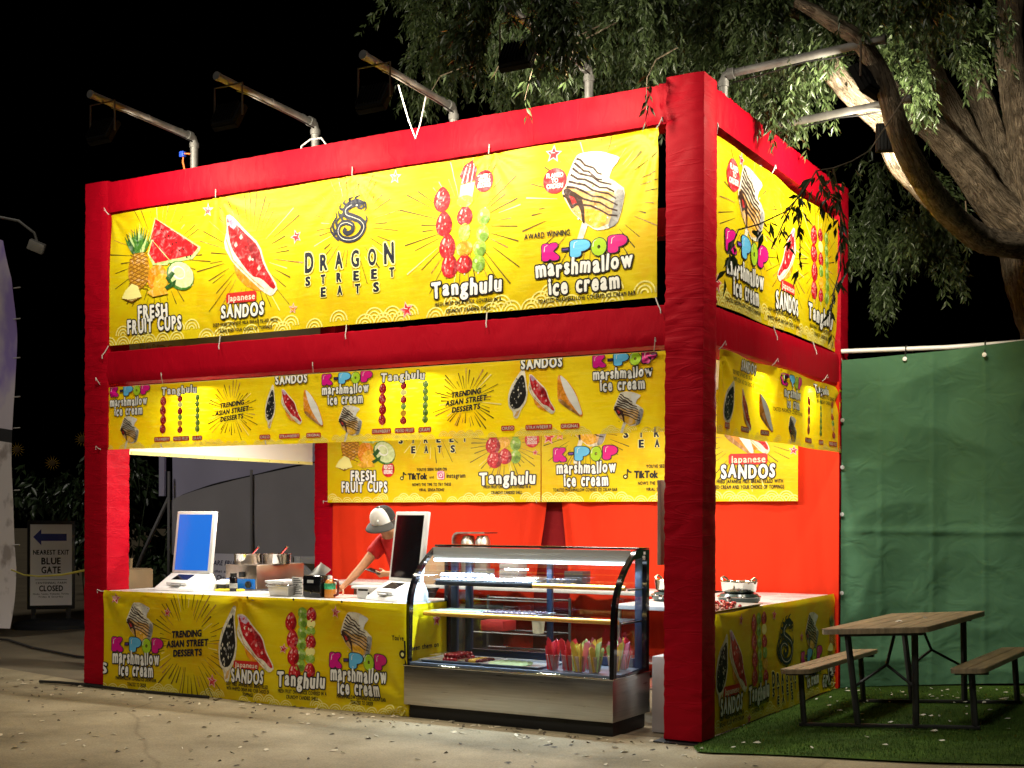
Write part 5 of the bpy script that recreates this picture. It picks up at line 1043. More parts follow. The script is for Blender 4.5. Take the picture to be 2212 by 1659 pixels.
for pl in text_polys('93', .47, .515, 1.27, .028, .05, xs=.8): b.add([(DX1 + .0022, p[0], p[1]) for p in pl], [tuple(range(len(pl)))])
b.obj('number_sticker', M_WHITE, case, smooth=0); MB().box((DX1 + .0005, .49, 1.308), (DX1 + .0015, .525, 1.330)).obj('sticker', M_PAPER, case)
# goods in the case
M_TRAY = mat('display_tray', (.50, .54, .60), .35, .3)
flat_tray(-2.42, .33, -1.99, .53, 1.063, 'silver tray of white wrapped sweets on the top shelf of the case, toward the worker', m=M_TRAY, h=.018); flat_tray(-1.96, .33, -1.56, .53, 1.063, 'silver tray of white wrapped sweets on the top shelf, by the rear post', m=M_TRAY, h=.018)
flat_tray(-2.38, .21, -1.95, .50, .821, 'silver tray of pale stick sweets on the lower shelf', m=M_TRAY, h=.018); flat_tray(-1.92, .21, -1.42, .50, .821, 'silver tray of dark chocolate sweets on the lower shelf', m=M_TRAY, h=.018)
flat_tray(-2.38, .06, -1.86, .46, DB + .031, 'silver tray of red fruit skewers on the case floor', m=M_TRAY, h=.018); flat_tray(-1.82, .06, -1.32, .46, DB + .031, 'silver tray of pale green slices on the case floor', m=M_TRAY, h=.018)
M_SWEET = mat('wrapped_sweet', (.75, .72, .78), .25, var=.2, vscale=60); M_CHOC = mat('chocolate', (.05, .02, .02), .25); M_MINT = mat('mint_stick', (.45, .68, .62), .4); M_CUKE = mat('cucumber_slice', (.50, .66, .35), .4)
def scatter(proto, n, fn):
    for i in range(n):
        o = proto if i == 0 else copy_tree(proto)
        o.location, o.rotation_euler = fn(i)
w0 = tag(MB().ball((0, 0, 0), .021, sz=.9, n=8).obj('wrapped_sweet', M_SWEET), 'white wrapped sweet on a silver tray, top shelf of the case', 'sweet', 'white wrapped sweets on the top shelf')
scatter(w0, 110, lambda i: ((-2.39 + .042 * (i % 9) + (.02 if i % 72 < 36 else .44) + R.uniform(-.006, .006), .36 + .04 * ((i // 9) % 4), 1.083 if i < 72 else 1.116), (R.uniform(-.4, .4), R.uniform(-.4, .4), i)))
w0 = tag(MB().ball((0, 0, 0), .019, sz=.8, n=8).obj('chocolate_sweet', mat('choc_sweet', (.10, .07, .10), .25, var=.9, vscale=70)), 'dark chocolate sweet on the lower shelf tray', 'sweet', 'dark chocolate sweets on the lower shelf')
scatter(w0, 50, lambda i: ((-1.89 + .047 * (i % 10), .235 + .052 * (i // 10), .84), (0, 0, i)))
w0 = tag(MB().tube([(0, -.06, 0), (0, .06, 0)], .009, 7).obj('stick_sweet', M_MINT), 'pale green stick sweet on the lower shelf tray', 'sweet', 'pale green stick sweets on the lower shelf')
scatter(w0, 32, lambda i: ((-2.35 + .024 * (i % 16), .28 + .14 * (i // 16), .836), (0, 0, .25)))
def skewer(n, mats_, label, group):
    t = thing('fruit_skewer', label, 'skewer', (0, 0, 0), group, local=True); MB().tube([(-.17, 0, 0), (.075, 0, 0)], .0022, 5).obj('stick', mat('bamboo', (.62, .52, .36), .6), t)
    for k in range(n): MB().ball((-.03 + .032 * k, 0, 0), .018, n=9, sy=1, sz=.95).obj('fruit', mats_[k % len(mats_)], t)
    return t
M_RASP = mat('candied_fruit', (.30, .008, .02), .12, var=.3, vscale=50); M_YEL = mat('yellow_fruit', (.72, .45, .06), .25); M_DK = mat('dark_grape', (.10, .008, .02), .15)
t0 = skewer(4, [M_RASP], 'skewer of candied red fruit in the stack on the case floor tray', 'stacked red fruit skewers')
scatter(t0, 16, lambda i: ((-2.16, .12 + .034 * (i % 9) if i < 9 else .14 + .034 * (i - 9), DB + .053 if i < 9 else DB + .084), (0, 0, .12 * math.sin(i * 3))))
t0 = skewer(5, [M_DK, M_YEL, M_YEL, M_DK], 'skewer of mixed dark and yellow fruit on the case floor tray', 'mixed fruit skewers')
scatter(t0, 6, lambda i: ((-1.96, .13 + .036 * i, DB + .053), (0, 0, .1 * math.sin(i * 2))))
w0 = tag(MB().lathe([(.026, 0), (.026, .006), (.0001, .006)], n=12).obj('cucumber_slice', M_CUKE), 'pale green slice on the case floor tray', 'fruit slice', 'pale green slices on the case floor tray')
scatter(w0, 18, lambda i: ((-1.76 + .05 * (i % 6), .12 + .075 * (i // 6), DB + .045), (.5, 0, .2)))
t = thing('flower_tray', 'fluted clear dish on the top shelf, behind the yellow rail', 'dish', (-1.32, .42, 1.063)); b = MB(); v = []
for r, z in ((.06, 0), (.10, .03), (.13, .045)):
    for k in range(36): q = r * (1 + .06 * math.cos(k * PI)); v.append((-1.32 + q * math.cos(k * PI / 18), .42 + q * math.sin(k * PI / 18) * .8, 1.064 + z))
b.add(v, [(i * 36 + k, i * 36 + (k + 1) % 36, i * 36 + 36 + (k + 1) % 36, i * 36 + 36 + k) for i in range(2) for k in range(36)] + [tuple(range(36))]); b.obj('dish', mat('fluted_silver', (.45, .44, .50), .2, .8), t, smooth=0)
M_CUP = mat('clear_cup', (.80, .62, .66), .15); M_CUP.node_tree.nodes['Principled BSDF'].inputs['Alpha'].default_value = .38
def cup(x, y, label):
    t = thing('fruit_cup', label, 'cup', (x, y, DB + .031), 'clear cups of fruit spears in the case', local=True)
    MB().lathe([(.038, 0), (.054, .115), (.057, .117), (.055, .12), (.050, .114), (.036, .005), (.001, .004)], n=18).obj('cup', M_CUP, t, smooth=50); return t
M_MELON = mat('melon_spear', (.62, .03, .05), .3, var=.2, vscale=20); M_PINE = mat('pineapple_spear', (.75, .52, .08), .35, var=.2, vscale=20); M_GREEN = mat('cucumber_spear', (.48, .66, .30), .35, var=.3, vscale=20); M_ROSE = mat('rose_spear', (.62, .16, .24), .35)
SP = {}
for nm, m, lab in (('m', M_MELON, 'red watermelon spear'), ('p', M_PINE, 'yellow pineapple spear'), ('g', M_GREEN, 'pale green cucumber spear'), ('r', M_ROSE, 'rosy fruit spear')):
    b = MB(); b.add([(-.012, -.009, 0), (.012, -.009, 0), (0, .013, 0), (-.013, -.009, .19), (.013, -.009, .19), (0, .014, .185), (.004, .002, .212)], [(2, 1, 0), (0, 1, 4, 3), (1, 2, 5, 4), (2, 0, 3, 5), (3, 4, 6), (4, 5, 6), (5, 3, 6)]); SP[nm] = tag(b.obj('fruit_spear', m), lab + ' standing in a clear cup in the display case', 'fruit spear', 'fruit spears in cups'); SP[nm + '0'] = True
for x, y, kinds, lab in ((-1.22, .11, 'mmmmmmmmm', 'clear cup of red watermelon spears, farthest along toward the skewers'), (-1.11, .14, 'mmrmmmmrm', 'clear cup of red and rosy spears, second along'), (-1.00, .10, 'ggpprgpgp', 'clear cup of green and yellow spears in the middle'), (-.885, .12, 'gpggpgrgp', 'clear cup of pale green spears, next to the glass end'), (-.79, .26, 'ppgprmppg', 'clear cup of yellow spears behind the black end frame'), (-.80, .42, 'rrmpgrmrr', 'clear cup of rosy spears at the back corner of the case'), (-1.0, .30, 'rrmmprrmr', 'clear cup of rosy spears behind the middle cup')):
    cup(x, y, lab)
    for i, k in enumerate(kinds):
        o = SP[k]
        if not SP[k + '0']: o = o.copy(); COL.objects.link(o)
        SP[k + '0'] = False; a = i / len(kinds) * 6.28 + x * 9; rr = (.030 if i < 6 else .014) if i else 0; s = R.uniform(.85, 1.2)
        o.location = (x + rr * math.cos(a), y + rr * math.sin(a), DB + .040); o.rotation_euler = (-.20 * math.sin(a), .20 * math.cos(a), a); o.scale = (R.uniform(1.1, 1.8), R.uniform(1.1, 1.8), R.uniform(.72, 1.15))
tub(-1.22, .05, -.72, .24, .045, mat('clear_tray', (.55, .60, .72), .15), 'clear_tray', 'shallow clear plastic tray under the front fruit cups', 'tray', z=DB + .0305, taper=.004) if False else None
# pale block and panel beside the corner pillar
o = MB().box((-.535, .37, .006), (-.30, .66, .565), ch=.006).obj('storage_crate', mat('pale_crate', (.42, .39, .38), .7, var=.12, vscale=5)); tag(o, 'pale grey storage block between the display case and the corner pillar', 'crate')
o = MB().box((-.47, .31, 1.24), (-.44, .60, 1.86), ch=.003).obj('notice_board', mat('grey_board', (.30, .26, .22), .6)); tag(o, 'thin grey board seen edge on, against the inner face of the corner pillar', 'board')

# ================================================================== WORKER
def skin(name, pts, edges, m, parent, sub=2, root=0):
    """pts: name -> (co, radius or (rx, ry))"""
    K = list(pts); me = bpy.data.meshes.new(name); me.from_pydata([pts[k][0] for k in K], [(K.index(a), K.index(b)) for a, b in edges], [])
    o = bpy.data.objects.new(name, me); COL.objects.link(o); s = o.modifiers.new('skin', 'SKIN'); s.use_smooth_shade = True; s.branch_smoothing = .3
    for i, k in enumerate(K):
        r = pts[k][1]; sv = me.skin_vertices[0].data[i]; sv.radius = (r, r) if not isinstance(r, tuple) else r; sv.use_root = (i == root)
    q = o.modifiers.new('sub', 'SUBSURF'); q.levels = sub; q.render_levels = sub; me.materials.append(m)
    if parent is not None: put(o, parent)
    return o
def chain(*n): return [(a, b) for a, b in zip(n, n[1:])]
M_SKIN = mat('skin', (.42, .20, .095), .5, var=.12, vscale=30, spec=.35)
body = dict(pelvis=((-3.20, 1.13, .95), .13), waist=((-3.21, 1.09, 1.10), .115), chest=((-3.235, 1.01, 1.28), .13), collar=((-3.27, .945, 1.40), .085), neck=((-3.295, .905, 1.46), .055), jaw=((-3.315, .86, 1.505), .065), head=((-3.325, .865, 1.57), .092), crown=((-3.33, .875, 1.62), .075),
            nose=((-3.335, .765, 1.52), .012), ear_a=((-3.42, .875, 1.555), .014), ear_b=((-3.225, .87, 1.555), .014),
            sa=((-3.375, .955, 1.385), .062), ea=((-3.462, .79, 1.175), .042), fa=((-3.497, .70, 1.08), .040), wa=((-3.528, .60, .998), .026), pa=((-3.548, .555, .958), .027),
            sb=((-3.10, .975, 1.38), .062), eb=((-3.03, .82, 1.155), .042), wb=((-3.15, .735, 1.09), .027), pb=((-3.215, .725, 1.095), .026),
            ha=((-3.29, 1.13, .90), .10), ka=((-3.30, 1.09, .50), .062), aa=((-3.30, 1.13, .09), .042), ta=((-3.31, .98, .045), .035), hb=((-3.11, 1.13, .90), .10), kb=((-3.10, 1.09, .50), .062), ab=((-3.10, 1.13, .09), .042), tb=((-3.09, .98, .045), .035))
E_ = chain('pelvis', 'waist', 'chest', 'collar', 'neck', 'jaw', 'head', 'crown') + [('jaw', 'nose'), ('head', 'ear_a'), ('head', 'ear_b')] + chain('collar', 'sa', 'ea', 'fa', 'wa', 'pa') + chain('collar', 'sb', 'eb', 'wb', 'pb') + chain('pelvis', 'ha', 'ka', 'aa', 'ta') + chain('pelvis', 'hb', 'kb', 'ab', 'tb')
def fingers(root, base, tips, th):
    for i, (b, m_, t) in enumerate(tips):
        body[f'{root}{i}b'] = (b, .010); body[f'{root}{i}m'] = (m_, .0088); body[f'{root}{i}t'] = (t, .0068); E_.extend(chain(base, f'{root}{i}b', f'{root}{i}m', f'{root}{i}t'))
fingers('f', 'pa', [((-3.585, .545, .948), (-3.612, .515, .934), (-3.628, .478, .911)), ((-3.576, .530, .944), (-3.597, .488, .934), (-3.607, .445, .911)), ((-3.560, .520, .940), (-3.571, .475, .932), (-3.574, .435, .911)), ((-3.542, .518, .938), (-3.543, .482, .930), (-3.540, .450, .911)), ((-3.520, .550, .950), (-3.495, .525, .935), (-3.478, .495, .912))], 0)
fingers('g', 'pb', [((-3.235, .70, 1.10), (-3.262, .695, 1.108), (-3.285, .705, 1.118)), ((-3.24, .71, 1.088), (-3.27, .70, 1.092), (-3.29, .708, 1.105)), ((-3.235, .715, 1.078), (-3.262, .708, 1.078), (-3.282, .712, 1.092)), ((-3.225, .72, 1.07), (-3.25, .715, 1.066), (-3.265, .716, 1.080)), ((-3.22, .735, 1.118), (-3.245, .735, 1.130), (-3.272, .735, 1.134))], 0)
person = thing('person', 'worker in red t-shirt and black and white cap, leaning on the counter with a phone', 'person', (-3.2, 1.1, 0))
skin('body', body, E_, M_SKIN, person, 2)
shirt = dict(p=((-3.20, 1.125, .93), .155), w=((-3.21, 1.085, 1.10), .150), c=((-3.235, 1.005, 1.28), .160), k=((-3.268, .955, 1.39), .100), n=((-3.285, .925, 1.425), .074), sa=((-3.372, .958, 1.375), .090), sm=((-3.418, .875, 1.275), .076), se=((-3.437, .838, 1.235), .074), sb=((-3.105, .975, 1.375), .088), tm=((-3.065, .895, 1.265), .074), te=((-3.05, .865, 1.225), .072))
skin('t_shirt', shirt, chain('p', 'w', 'c', 'k', 'n') + chain('k', 'sa', 'sm', 'se') + chain('k', 'sb', 'tm', 'te'), mat('red_cotton', (.58, .012, .012), .85, var=.18, vscale=9, bump=.9, bscale=11), person, 2)
pants = dict(p=((-3.20, 1.13, .93), .145), ha=((-3.29, 1.13, .86), .115), ka=((-3.30, 1.095, .50), .080), aa=((-3.30, 1.13, .10), .066), hb=((-3.11, 1.13, .86), .115), kb=((-3.10, 1.095, .50), .080), ab=((-3.10, 1.13, .10), .066))
skin('trousers', pants, chain('p', 'ha', 'ka', 'aa') + chain('p', 'hb', 'kb', 'ab'), mat('black_cotton', (.015, .015, .017), .85), person, 2)
for sx in (-3.305, -3.095): skin('shoe', dict(h=((sx, 1.15, .055), .05), m=((sx, 1.05, .045), .045), t=((sx, .96, .04), .036)), chain('h', 'm', 't'), M_BLACK, person, 2)
# cap: black mesh back, white front panel, dark brim
ff = Vector((.10, -.84, -.50)).normalized(); uu = Vector((.03, -.46, .88)); uu = (uu - ff * uu.dot(ff)).normalized(); ll = uu.cross(ff); CM = Matrix((ff, ll, uu)).transposed(); CC = Vector((-3.327, .868, 1.565))
b = MB(); v = []; nA, nB = 28, 9
for j in range(nB + 1):
    e = PI / 2 * j / nB
    for i in range(nA):
        a = 2 * PI * i / nA; r = .112 * math.cos(e) ** .75 + .0005; fr = max(0, math.cos(a)); v.append(CC + CM @ Vector((r * math.cos(a) * 1.06, r * math.sin(a), .115 * math.sin(e) + .012 * fr * math.sin(e * 1.6))))
for j in range(nB):
    for i in range(nA): b.add([], []); b.f.append((j * nA + i, j * nA + (i + 1) % nA, (j + 1) * nA + (i + 1) % nA, (j + 1) * nA + i)); a = 2 * PI * (i + .5) / nA; b.m.append(1 if (math.cos(a) > .34 and j < nB - 1) else 0)
b.v = [tuple(p) for p in v]; cap = b.obj('cap', [mat('cap_mesh', (.018, .018, .018), .9, bump=.5, bscale=300), mat('cap_front', (.78, .78, .75), .8)], person, smooth=180)
def brim(u, v):
    a = (u - .5) * 2.3; r = .112 + v * .072 * math.cos(a * .62); return CC + CM @ Vector((r * math.cos(a) * 1.06, r * math.sin(a) * .98, -.002 - .030 * v * v - .02 * (abs(a) ** 2) * v * .6))
b = MB(); b.grid(brim, 16, 6); o = b.obj('brim', mat('cap_brim', (.05, .05, .05), .8), cap, smooth=180); o.modifiers.new('thick', 'SOLIDIFY').thickness = .004
MB().ball(tuple(CC + CM @ Vector((0, 0, .118))), .008, n=8).obj('button', MATS['cap_front'], cap)
MB().ball(tuple(CC + CM @ Vector((.119, .02, .045))), .014, n=8, sx=.5, sy=1, sz=.9).obj('cap_emblem', mat('cap_stitch', (.55, .58, .56), .8), cap)
b = MB(); b.ball((-3.325, .895, 1.53), .100, n=16, sz=.9); b.obj('hair_shade', mat('dark_hair_shade', (.02, .013, .010), .6), person)  # dark hair, set low over the jaw to stand in for brim shade
t = thing('smartphone', 'black phone held flat in the other hand of the worker', 'phone', (-3.29, .71, 1.10)); Rr = Matrix.Rotation(.25, 3, 'Y') @ Matrix.Rotation(.15, 3, 'X')
MB().box((-.078, -.038, -.0045), (.078, .038, .0045), ch=.003, rot=Rr, loc=(-3.30, .712, 1.112)).obj('body', M_BLACK, t); MB().box((-.072, -.034, .0047), (.072, .034, .0055), rot=Rr, loc=(-3.30, .712, 1.112)).obj('screen', M_BLKGLOSS, t)

# ================================================================== PICNIC TABLE
M_WOOD = mat('wood_plastic', (.25, .19, .11), .6, var=.3, vscale=5, bump=.3, bscale=14, stretch=(6, .6, 1)); M_LEG = mat('dark_leg', (.028, .028, .026), .5, .3, var=.3, vscale=12)
table = thing('picnic_table', 'brown plank picnic table with two attached benches on the turf', 'picnic table', (1.078, 1.607, hz(1.078, 1.6) + .022), local=True); table.rotation_euler = (0, -math.atan(.07), -.033)
def slab(name, x0, x1, y0, y1, z0, z1, r, np_, parent=table):
    b = MB(); P = []
    for cx, cy, a in ((x1 - r, y1 - r, 0), (x0 + r, y1 - r, 90), (x0 + r, y0 + r, 180), (x1 - r, y0 + r, 270)):
        for k in range(5): an = math.radians(a + 22.5 * k); P.append((cx + r * math.cos(an), cy + r * math.sin(an)))
    b.prism(P, 'z', z0, z1 - .002)
    w = (x1 - x0) / np_
    for k in range(np_): # planks, following the rounded outline at the ends
        a, c = x0 + w * k + .003, x0 + w * (k + 1) - .003; e0 = r * .45 if k in (0, np_ - 1) else .004
        b.add([(a, y0 + (e0 if k == 0 else .004), z1 - .002), (c, y0 + (e0 if k == np_ - 1 else .004), z1 - .002), (c, y1 - (e0 if k == np_ - 1 else .004), z1 - .002), (a, y1 - (e0 if k == 0 else .004), z1 - .002)] + [(a + .002, y0 + (e0 if k == 0 else .006), z1 + .002), (c - .002, y0 + (e0 if k == np_ - 1 else .006), z1 + .002), (c - .002, y1 - (e0 if k == np_ - 1 else .006), z1 + .002), (a + .002, y1 - (e0 if k == 0 else .006), z1 + .002)], [(4, 5, 6, 7), (0, 1, 5, 4), (1, 2, 6, 5), (2, 3, 7, 6), (3, 0, 4, 7)])
    o = b.obj(name, M_WOOD, parent, smooth=30); return o
slab('tabletop', -.377, .377, -.93, .93, .685, .722, .07, 5); slab('bench', -.725, -.49, -.875, .875, .40, .432, .06, 2); slab('bench', .49, .725, -.875, .875, .40, .432, .06, 2)
for y in (-.73, .73):
    s = -1 if y > 0 else 1
    for x in (-.24, .24): MB().tube([(x, y, .68), (x * .86, y, .03)], .022, 8, squash=1.3).obj('leg', M_LEG, table)
    for x in (-.607, .607): MB().tube([(x, y, .40), (x, y, .03)], .020, 8, squash=1.4).obj('leg', M_LEG, table); MB().box((x - .11, y - .02, .378), (x + .11, y + .02, .399)).obj('bench_bracket', M_LEG, table)
    MB().box((-.64, y - .018, .006), (.64, y + .018, .03), ch=.003).obj('floor_bar', M_LEG, table); MB().box((-.30, y - .022, .655), (.30, y + .022, .684), ch=.003).obj('cross_bar', M_LEG, table)
    b = MB(); nd = (0, y + s * .10, .44); b.tube([nd, (0, y + s * .40, .684)], .012, 6); b.tube([nd, (-.205, y, .30)], .011, 6); b.tube([nd, (.205, y, .30)], .011, 6); b.obj('brace', M_LEG, table)
o = MB().box((-.15, -.63, .40), (.15, -.60, .43)) if False else None
for i, (x, y) in enumerate(((.02, -.32), (.12, .05))):
    b = MB(); l = .028; b.add([(-l, 0, .002), (-.3 * l, .5 * l, .014), (.5 * l, .4 * l, .012), (l, 0, .003), (.3 * l, -.5 * l, .010), (-.4 * l, -.4 * l, .002)], [(0, 1, 2, 3), (0, 3, 4, 5)])
    o = b.obj('curled_leaf', MATS['pale_leaf'], smooth=0); o.location = table.matrix_basis @ Vector((x, y, .726)); o.rotation_euler = (.1, 0, 1.3 * i)
    tag(o, ('pale curled leaf lying near the middle of the picnic tabletop', 'small pale leaf on the far half of the picnic tabletop')[i], 'leaf')

# ================================================================== GREEN FENCE CLOTH
fence = thing('fabric_fence', 'tall dark green cloth fence hung from a white pipe behind the picnic table', 'fence', (2, 3.62, 0))
def fc(u, v):
    x = .014 + 7 * u; z = hz(x, 3.7) * .9 + .03 + (3.06 - .06) * v + .012 * x; s = .050 * noise.noise((x * 1.6, z * .45, 2)) + .09 * abs(noise.noise((x * .8 - z * 1.6, z * 1.3 + x, 3))) + .030 * noise.noise((x * .5 + z * .9, z * 1.1, 7)) + .006 * noise.noise((x * 6 + z * 5, z * 2.5, 4)); s += -.022 * math.exp(-((z - 1.47) / .03) ** 2)
    for sx in (.35, .78, 1.22, 1.66): s += -.010 * math.exp(-((x - sx) / .02) ** 2)
    s += .05 * math.exp(-z / .12) * noise.noise((x * 2.5, 0, 5)); return (x, 3.37 + .26 * min(1, max(0, x) / .9) + s * min(1, .15 + abs(x) * 4) , z)
MB().grid(fc, 360, 150).obj('cloth', fabric_mat('green_fabric', (.060, .145, .080), .75, (2.6, 2.6, 3.4), .8), fence, smooth=180)
MB().tube([(-.0, 3.40, 3.115), (.9, 3.66, 3.126), (7, 3.66, 3.20)], .022, 10).obj('top_rail', M_WHITE, fence)
for x in (.55, 1.22, 2.1):
    b = MB(); b.tube([(x + .0, 3.66 - .09 * (x < .6) + .03 * math.sin(k * PI / 5), 3.118 + .012 * x + .03 * math.cos(k * PI / 5)) for k in range(11)], .007, 6, cap=False); b.tube([(x, 3.625 - .09 * (x < .6), 3.09 + .012 * x), (x, 3.615 - .09 * (x < .6), 3.03 + .012 * x)], .006, 6); b.obj('cable_tie', M_BLACK, fence); MB().lathe([(.012, 0), (.02, .003), (.013, .005)], (x, 3.60 - .09 * (x < .6), 3.02 + .012 * x), 10, rot=Matrix.Rotation(PI / 2, 3, 'X')).obj('eyelet', M_WHITE, fence)
for z in (.9, 1.62, 2.05, 2.48): MB().lathe([(.010, 0), (.019, .003), (.012, .005)], (.03, 3.355, z), 10, rot=Matrix.Rotation(PI / 2, 3, 'X')).obj('eyelet', mat('dull_eyelet', (.30, .30, .28), .5), fence)

# ================================================================== BIG TREE
M_BARK = mat('bark', (.34, .27, .19), .9, var=.40, vscale=9, spec=.12)
def bark_cracks():
    n = M_BARK.node_tree; L = n.links.new; b = n.nodes['Principled BSDF']; at = n.nodes.new('ShaderNodeAttribute'); at.attribute_name = 'bark'
    def ridged(scale, dist, detail):
        z = n.nodes.new('ShaderNodeTexNoise'); z.inputs['Scale'].default_value = scale; z.inputs['Detail'].default_value = detail; z.inputs['Roughness'].default_value = .6; z.inputs['Distortion'].default_value = dist; L(at.outputs['Vector'], z.inputs['Vector'])
        a = n.nodes.new('ShaderNodeMath'); a.operation = 'SUBTRACT'; a.inputs[1].default_value = .5; L(z.outputs[0], a.inputs[0]); c = n.nodes.new('ShaderNodeMath'); c.operation = 'ABSOLUTE'; L(a.outputs[0], c.inputs[0])
        m = n.nodes.new('ShaderNodeMapRange'); m.inputs[2].default_value = .11; L(c.outputs[0], m.inputs[0]); return m.outputs[0]
    r1, r2 = ridged(2.6, .9, 4), ridged(7, 1.2, 5); ad = n.nodes.new('ShaderNodeMath'); ad.operation = 'MULTIPLY_ADD'; ad.inputs[1].default_value = .45; L(r2, ad.inputs[0]); L(r1, ad.inputs[2])
    cr = n.nodes.new('ShaderNodeValToRGB'); cr.color_ramp.elements[0].color = (.13, .10, .07, 1); cr.color_ramp.elements[1].color = (1, 1, 1, 1); cr.color_ramp.elements[1].position = .7; L(ad.outputs[0], cr.inputs[0])
    mu = n.nodes.new('ShaderNodeMixRGB'); mu.blend_type = 'MULTIPLY'; mu.inputs[0].default_value = .85; L(b.inputs['Base Color'].links[0].from_socket, mu.inputs[1]); L(cr.outputs[0], mu.inputs[2]); L(mu.outputs[0], b.inputs['Base Color'])
    bp = n.nodes.new('ShaderNodeBump'); bp.inputs['Strength'].default_value = 1.0; bp.inputs['Distance'].default_value = .035; L(ad.outputs[0], bp.inputs['Height']); L(bp.outputs[0], b.inputs['Normal'])
bark_cracks()
tree = thing('tree', 'large tree with crooked limbs and drooping narrow leaves hanging over the stall', 'tree', (1.95, 5.05, 0))
def limb(name, pts, rad, seed, parent=tree):
    P = [Vector(p) for p in pts]; Q = []; RR = []; n = len(P)
    for k in range(n - 1):
        p0, p1, p2, p3 = P[max(0, k - 1)], P[k], P[k + 1], P[min(n - 1, k + 2)]; m = max(3, int((p2 - p1).length / .05))
        for i in range(m): u = i / m; Q.append(.5 * ((2 * p1) + (p2 - p0) * u + (2 * p0 - 5 * p1 + 4 * p2 - p3) * u * u + (3 * p1 - p0 - 3 * p2 + p3) * u ** 3)); RR.append(rad[k] + (rad[k + 1] - rad[k]) * u)
    Q.append(P[-1]); RR.append(rad[-1]); b = MB(); N = 20; b.tube(Q, RR, N)
    for i in range(len(Q)):
        for k in range(N):
            p = Vector(b.v[i * N + k]); d = p - Q[i]; a = k / N * 2 * PI; s = i * .05
            r1 = noise.noise((math.cos(a) * 2.2 + seed, math.sin(a) * 2.2, s * 1.1)); r2 = 1 - abs(noise.noise((math.cos(a) * 5 + seed, math.sin(a) * 5, s * 2.6))) * 2.4
            b.v[i * N + k] = tuple(Q[i] + d * (1 + .20 * r1 + .03 * r2 * min(1, RR[i] / .08) + .11 * noise.noise((p.x * 14, p.y * 14, p.z * 9)) + .16 * max(0, noise.noise((i * .11, seed * 3.0, k * .12)) - .15)))
    o = b.obj(name, M_BARK, parent, smooth=180); at = o.data.attributes.new('bark', 'FLOAT_VECTOR', 'POINT'); q = []
    for i in range(len(Q)):
        for k in range(N): a = k / N * 2 * PI + .25 * math.sin(i * .05 * 1.7 + seed); q += [math.cos(a) * RR[i] * 7 + seed * 3.1, math.sin(a) * RR[i] * 7, i * .05 * 1.15]
    at.data.foreach_set('vector', q); return o
limb('trunk', [(1.95, 5.05, 0), (1.84, 5.03, 1.4), (1.70, 5.0, 2.6), (1.53, 5.0, 3.38), (1.41, 5.0, 3.82), (1.35, 5, 4.26), (1.34, 4.98, 4.7), (1.42, 4.95, 5.4), (1.52, 4.9, 6.2), (1.6, 4.8, 7.4)], [.36, .29, .26, .24, .23, .23, .21, .18, .16, .12], 1)
limb('limb', [(1.55, 4.9, 4.2), (1.43, 4.4, 4.12), (1.22, 3.6, 4.05), (1.12, 2.7, 4.08), (1.14, 1.7, 4.11), (1.14, 1.1, 4.2), (1.11, 0.85, 4.36), (1.06, 0.75, 4.59), (0.99, 0.7, 4.77), (0.88, 0.65, 4.95), (0.74, 0.6, 5.05), (0.61, 0.6, 5.16), (0.46, 0.6, 5.26)], [0.15, 0.125, 0.106, 0.1, 0.091, 0.083, 0.078, 0.071, 0.065, 0.055, 0.049, 0.043, 0.03], 2)
limb('limb', [(1.0, 2.6, 4.2), (.80, 2.2, 4.46), (.72, 2.1, 4.74), (.60, 1.9, 4.86), (.49, 1.75, 4.98), (.40, 1.6, 5.12), (.36, 1.5, 5.22), (.2, 1.3, 5.5)], [.08, .085, .085, .078, .080, .085, .06, .03], 3)
limb('limb', [(1.60, 4.95, 4.1), (1.25, 4.8, 4.45), (1.067, 4.65, 4.655), (.917, 4.4, 4.903), (.773, 4.1, 5.101), (.636, 3.8, 5.249), (.522, 3.6, 5.334), (.35, 3.4, 5.6)], [.20, .19, .17, .15, .13, .11, .09, .05], 4)
limb('limb', [(1.5, 4.95, 4.55), (1.18, 4.9, 4.75), (1.048, 4.8, 4.937), (.919, 4.6, 5.185), (.792, 4.4, 5.47), (.669, 4.2, 5.749), (.548, 4.0, 6.064), (.39, 3.8, 6.276), (.3, 3.5, 6.6)], [.14, .12, .105, .10, .095, .09, .085, .08, .06], 5)
limb('limb', [(1.5, 4.9, 4.5), (1.30, 4.85, 4.8), (1.15, 4.75, 5.1), (1.04, 4.6, 5.487), (.933, 4.4, 5.869), (.869, 4.2, 6.194), (.848, 4.0, 6.5)], [.16, .14, .12, .11, .10, .09, .08], 6)
limb('limb', [(1.55, 4.8, 4.4), (1.42, 4.7, 4.9), (1.36, 4.6, 5.3), (1.30, 4.5, 5.71), (1.28, 4.4, 6.1), (1.32, 4.3, 6.6)], [.16, .15, .14, .13, .12, .10], 7)
limb('limb', [(-.05, 3.0, 5.7), (-.9, 2.7, 6.0), (-1.9, 2.6, 6.3), (-3.0, 2.7, 6.6), (-4.0, 2.9, 6.8)], [.05, .045, .035, .025, .012], 8)
rng = np.random.default_rng(11)
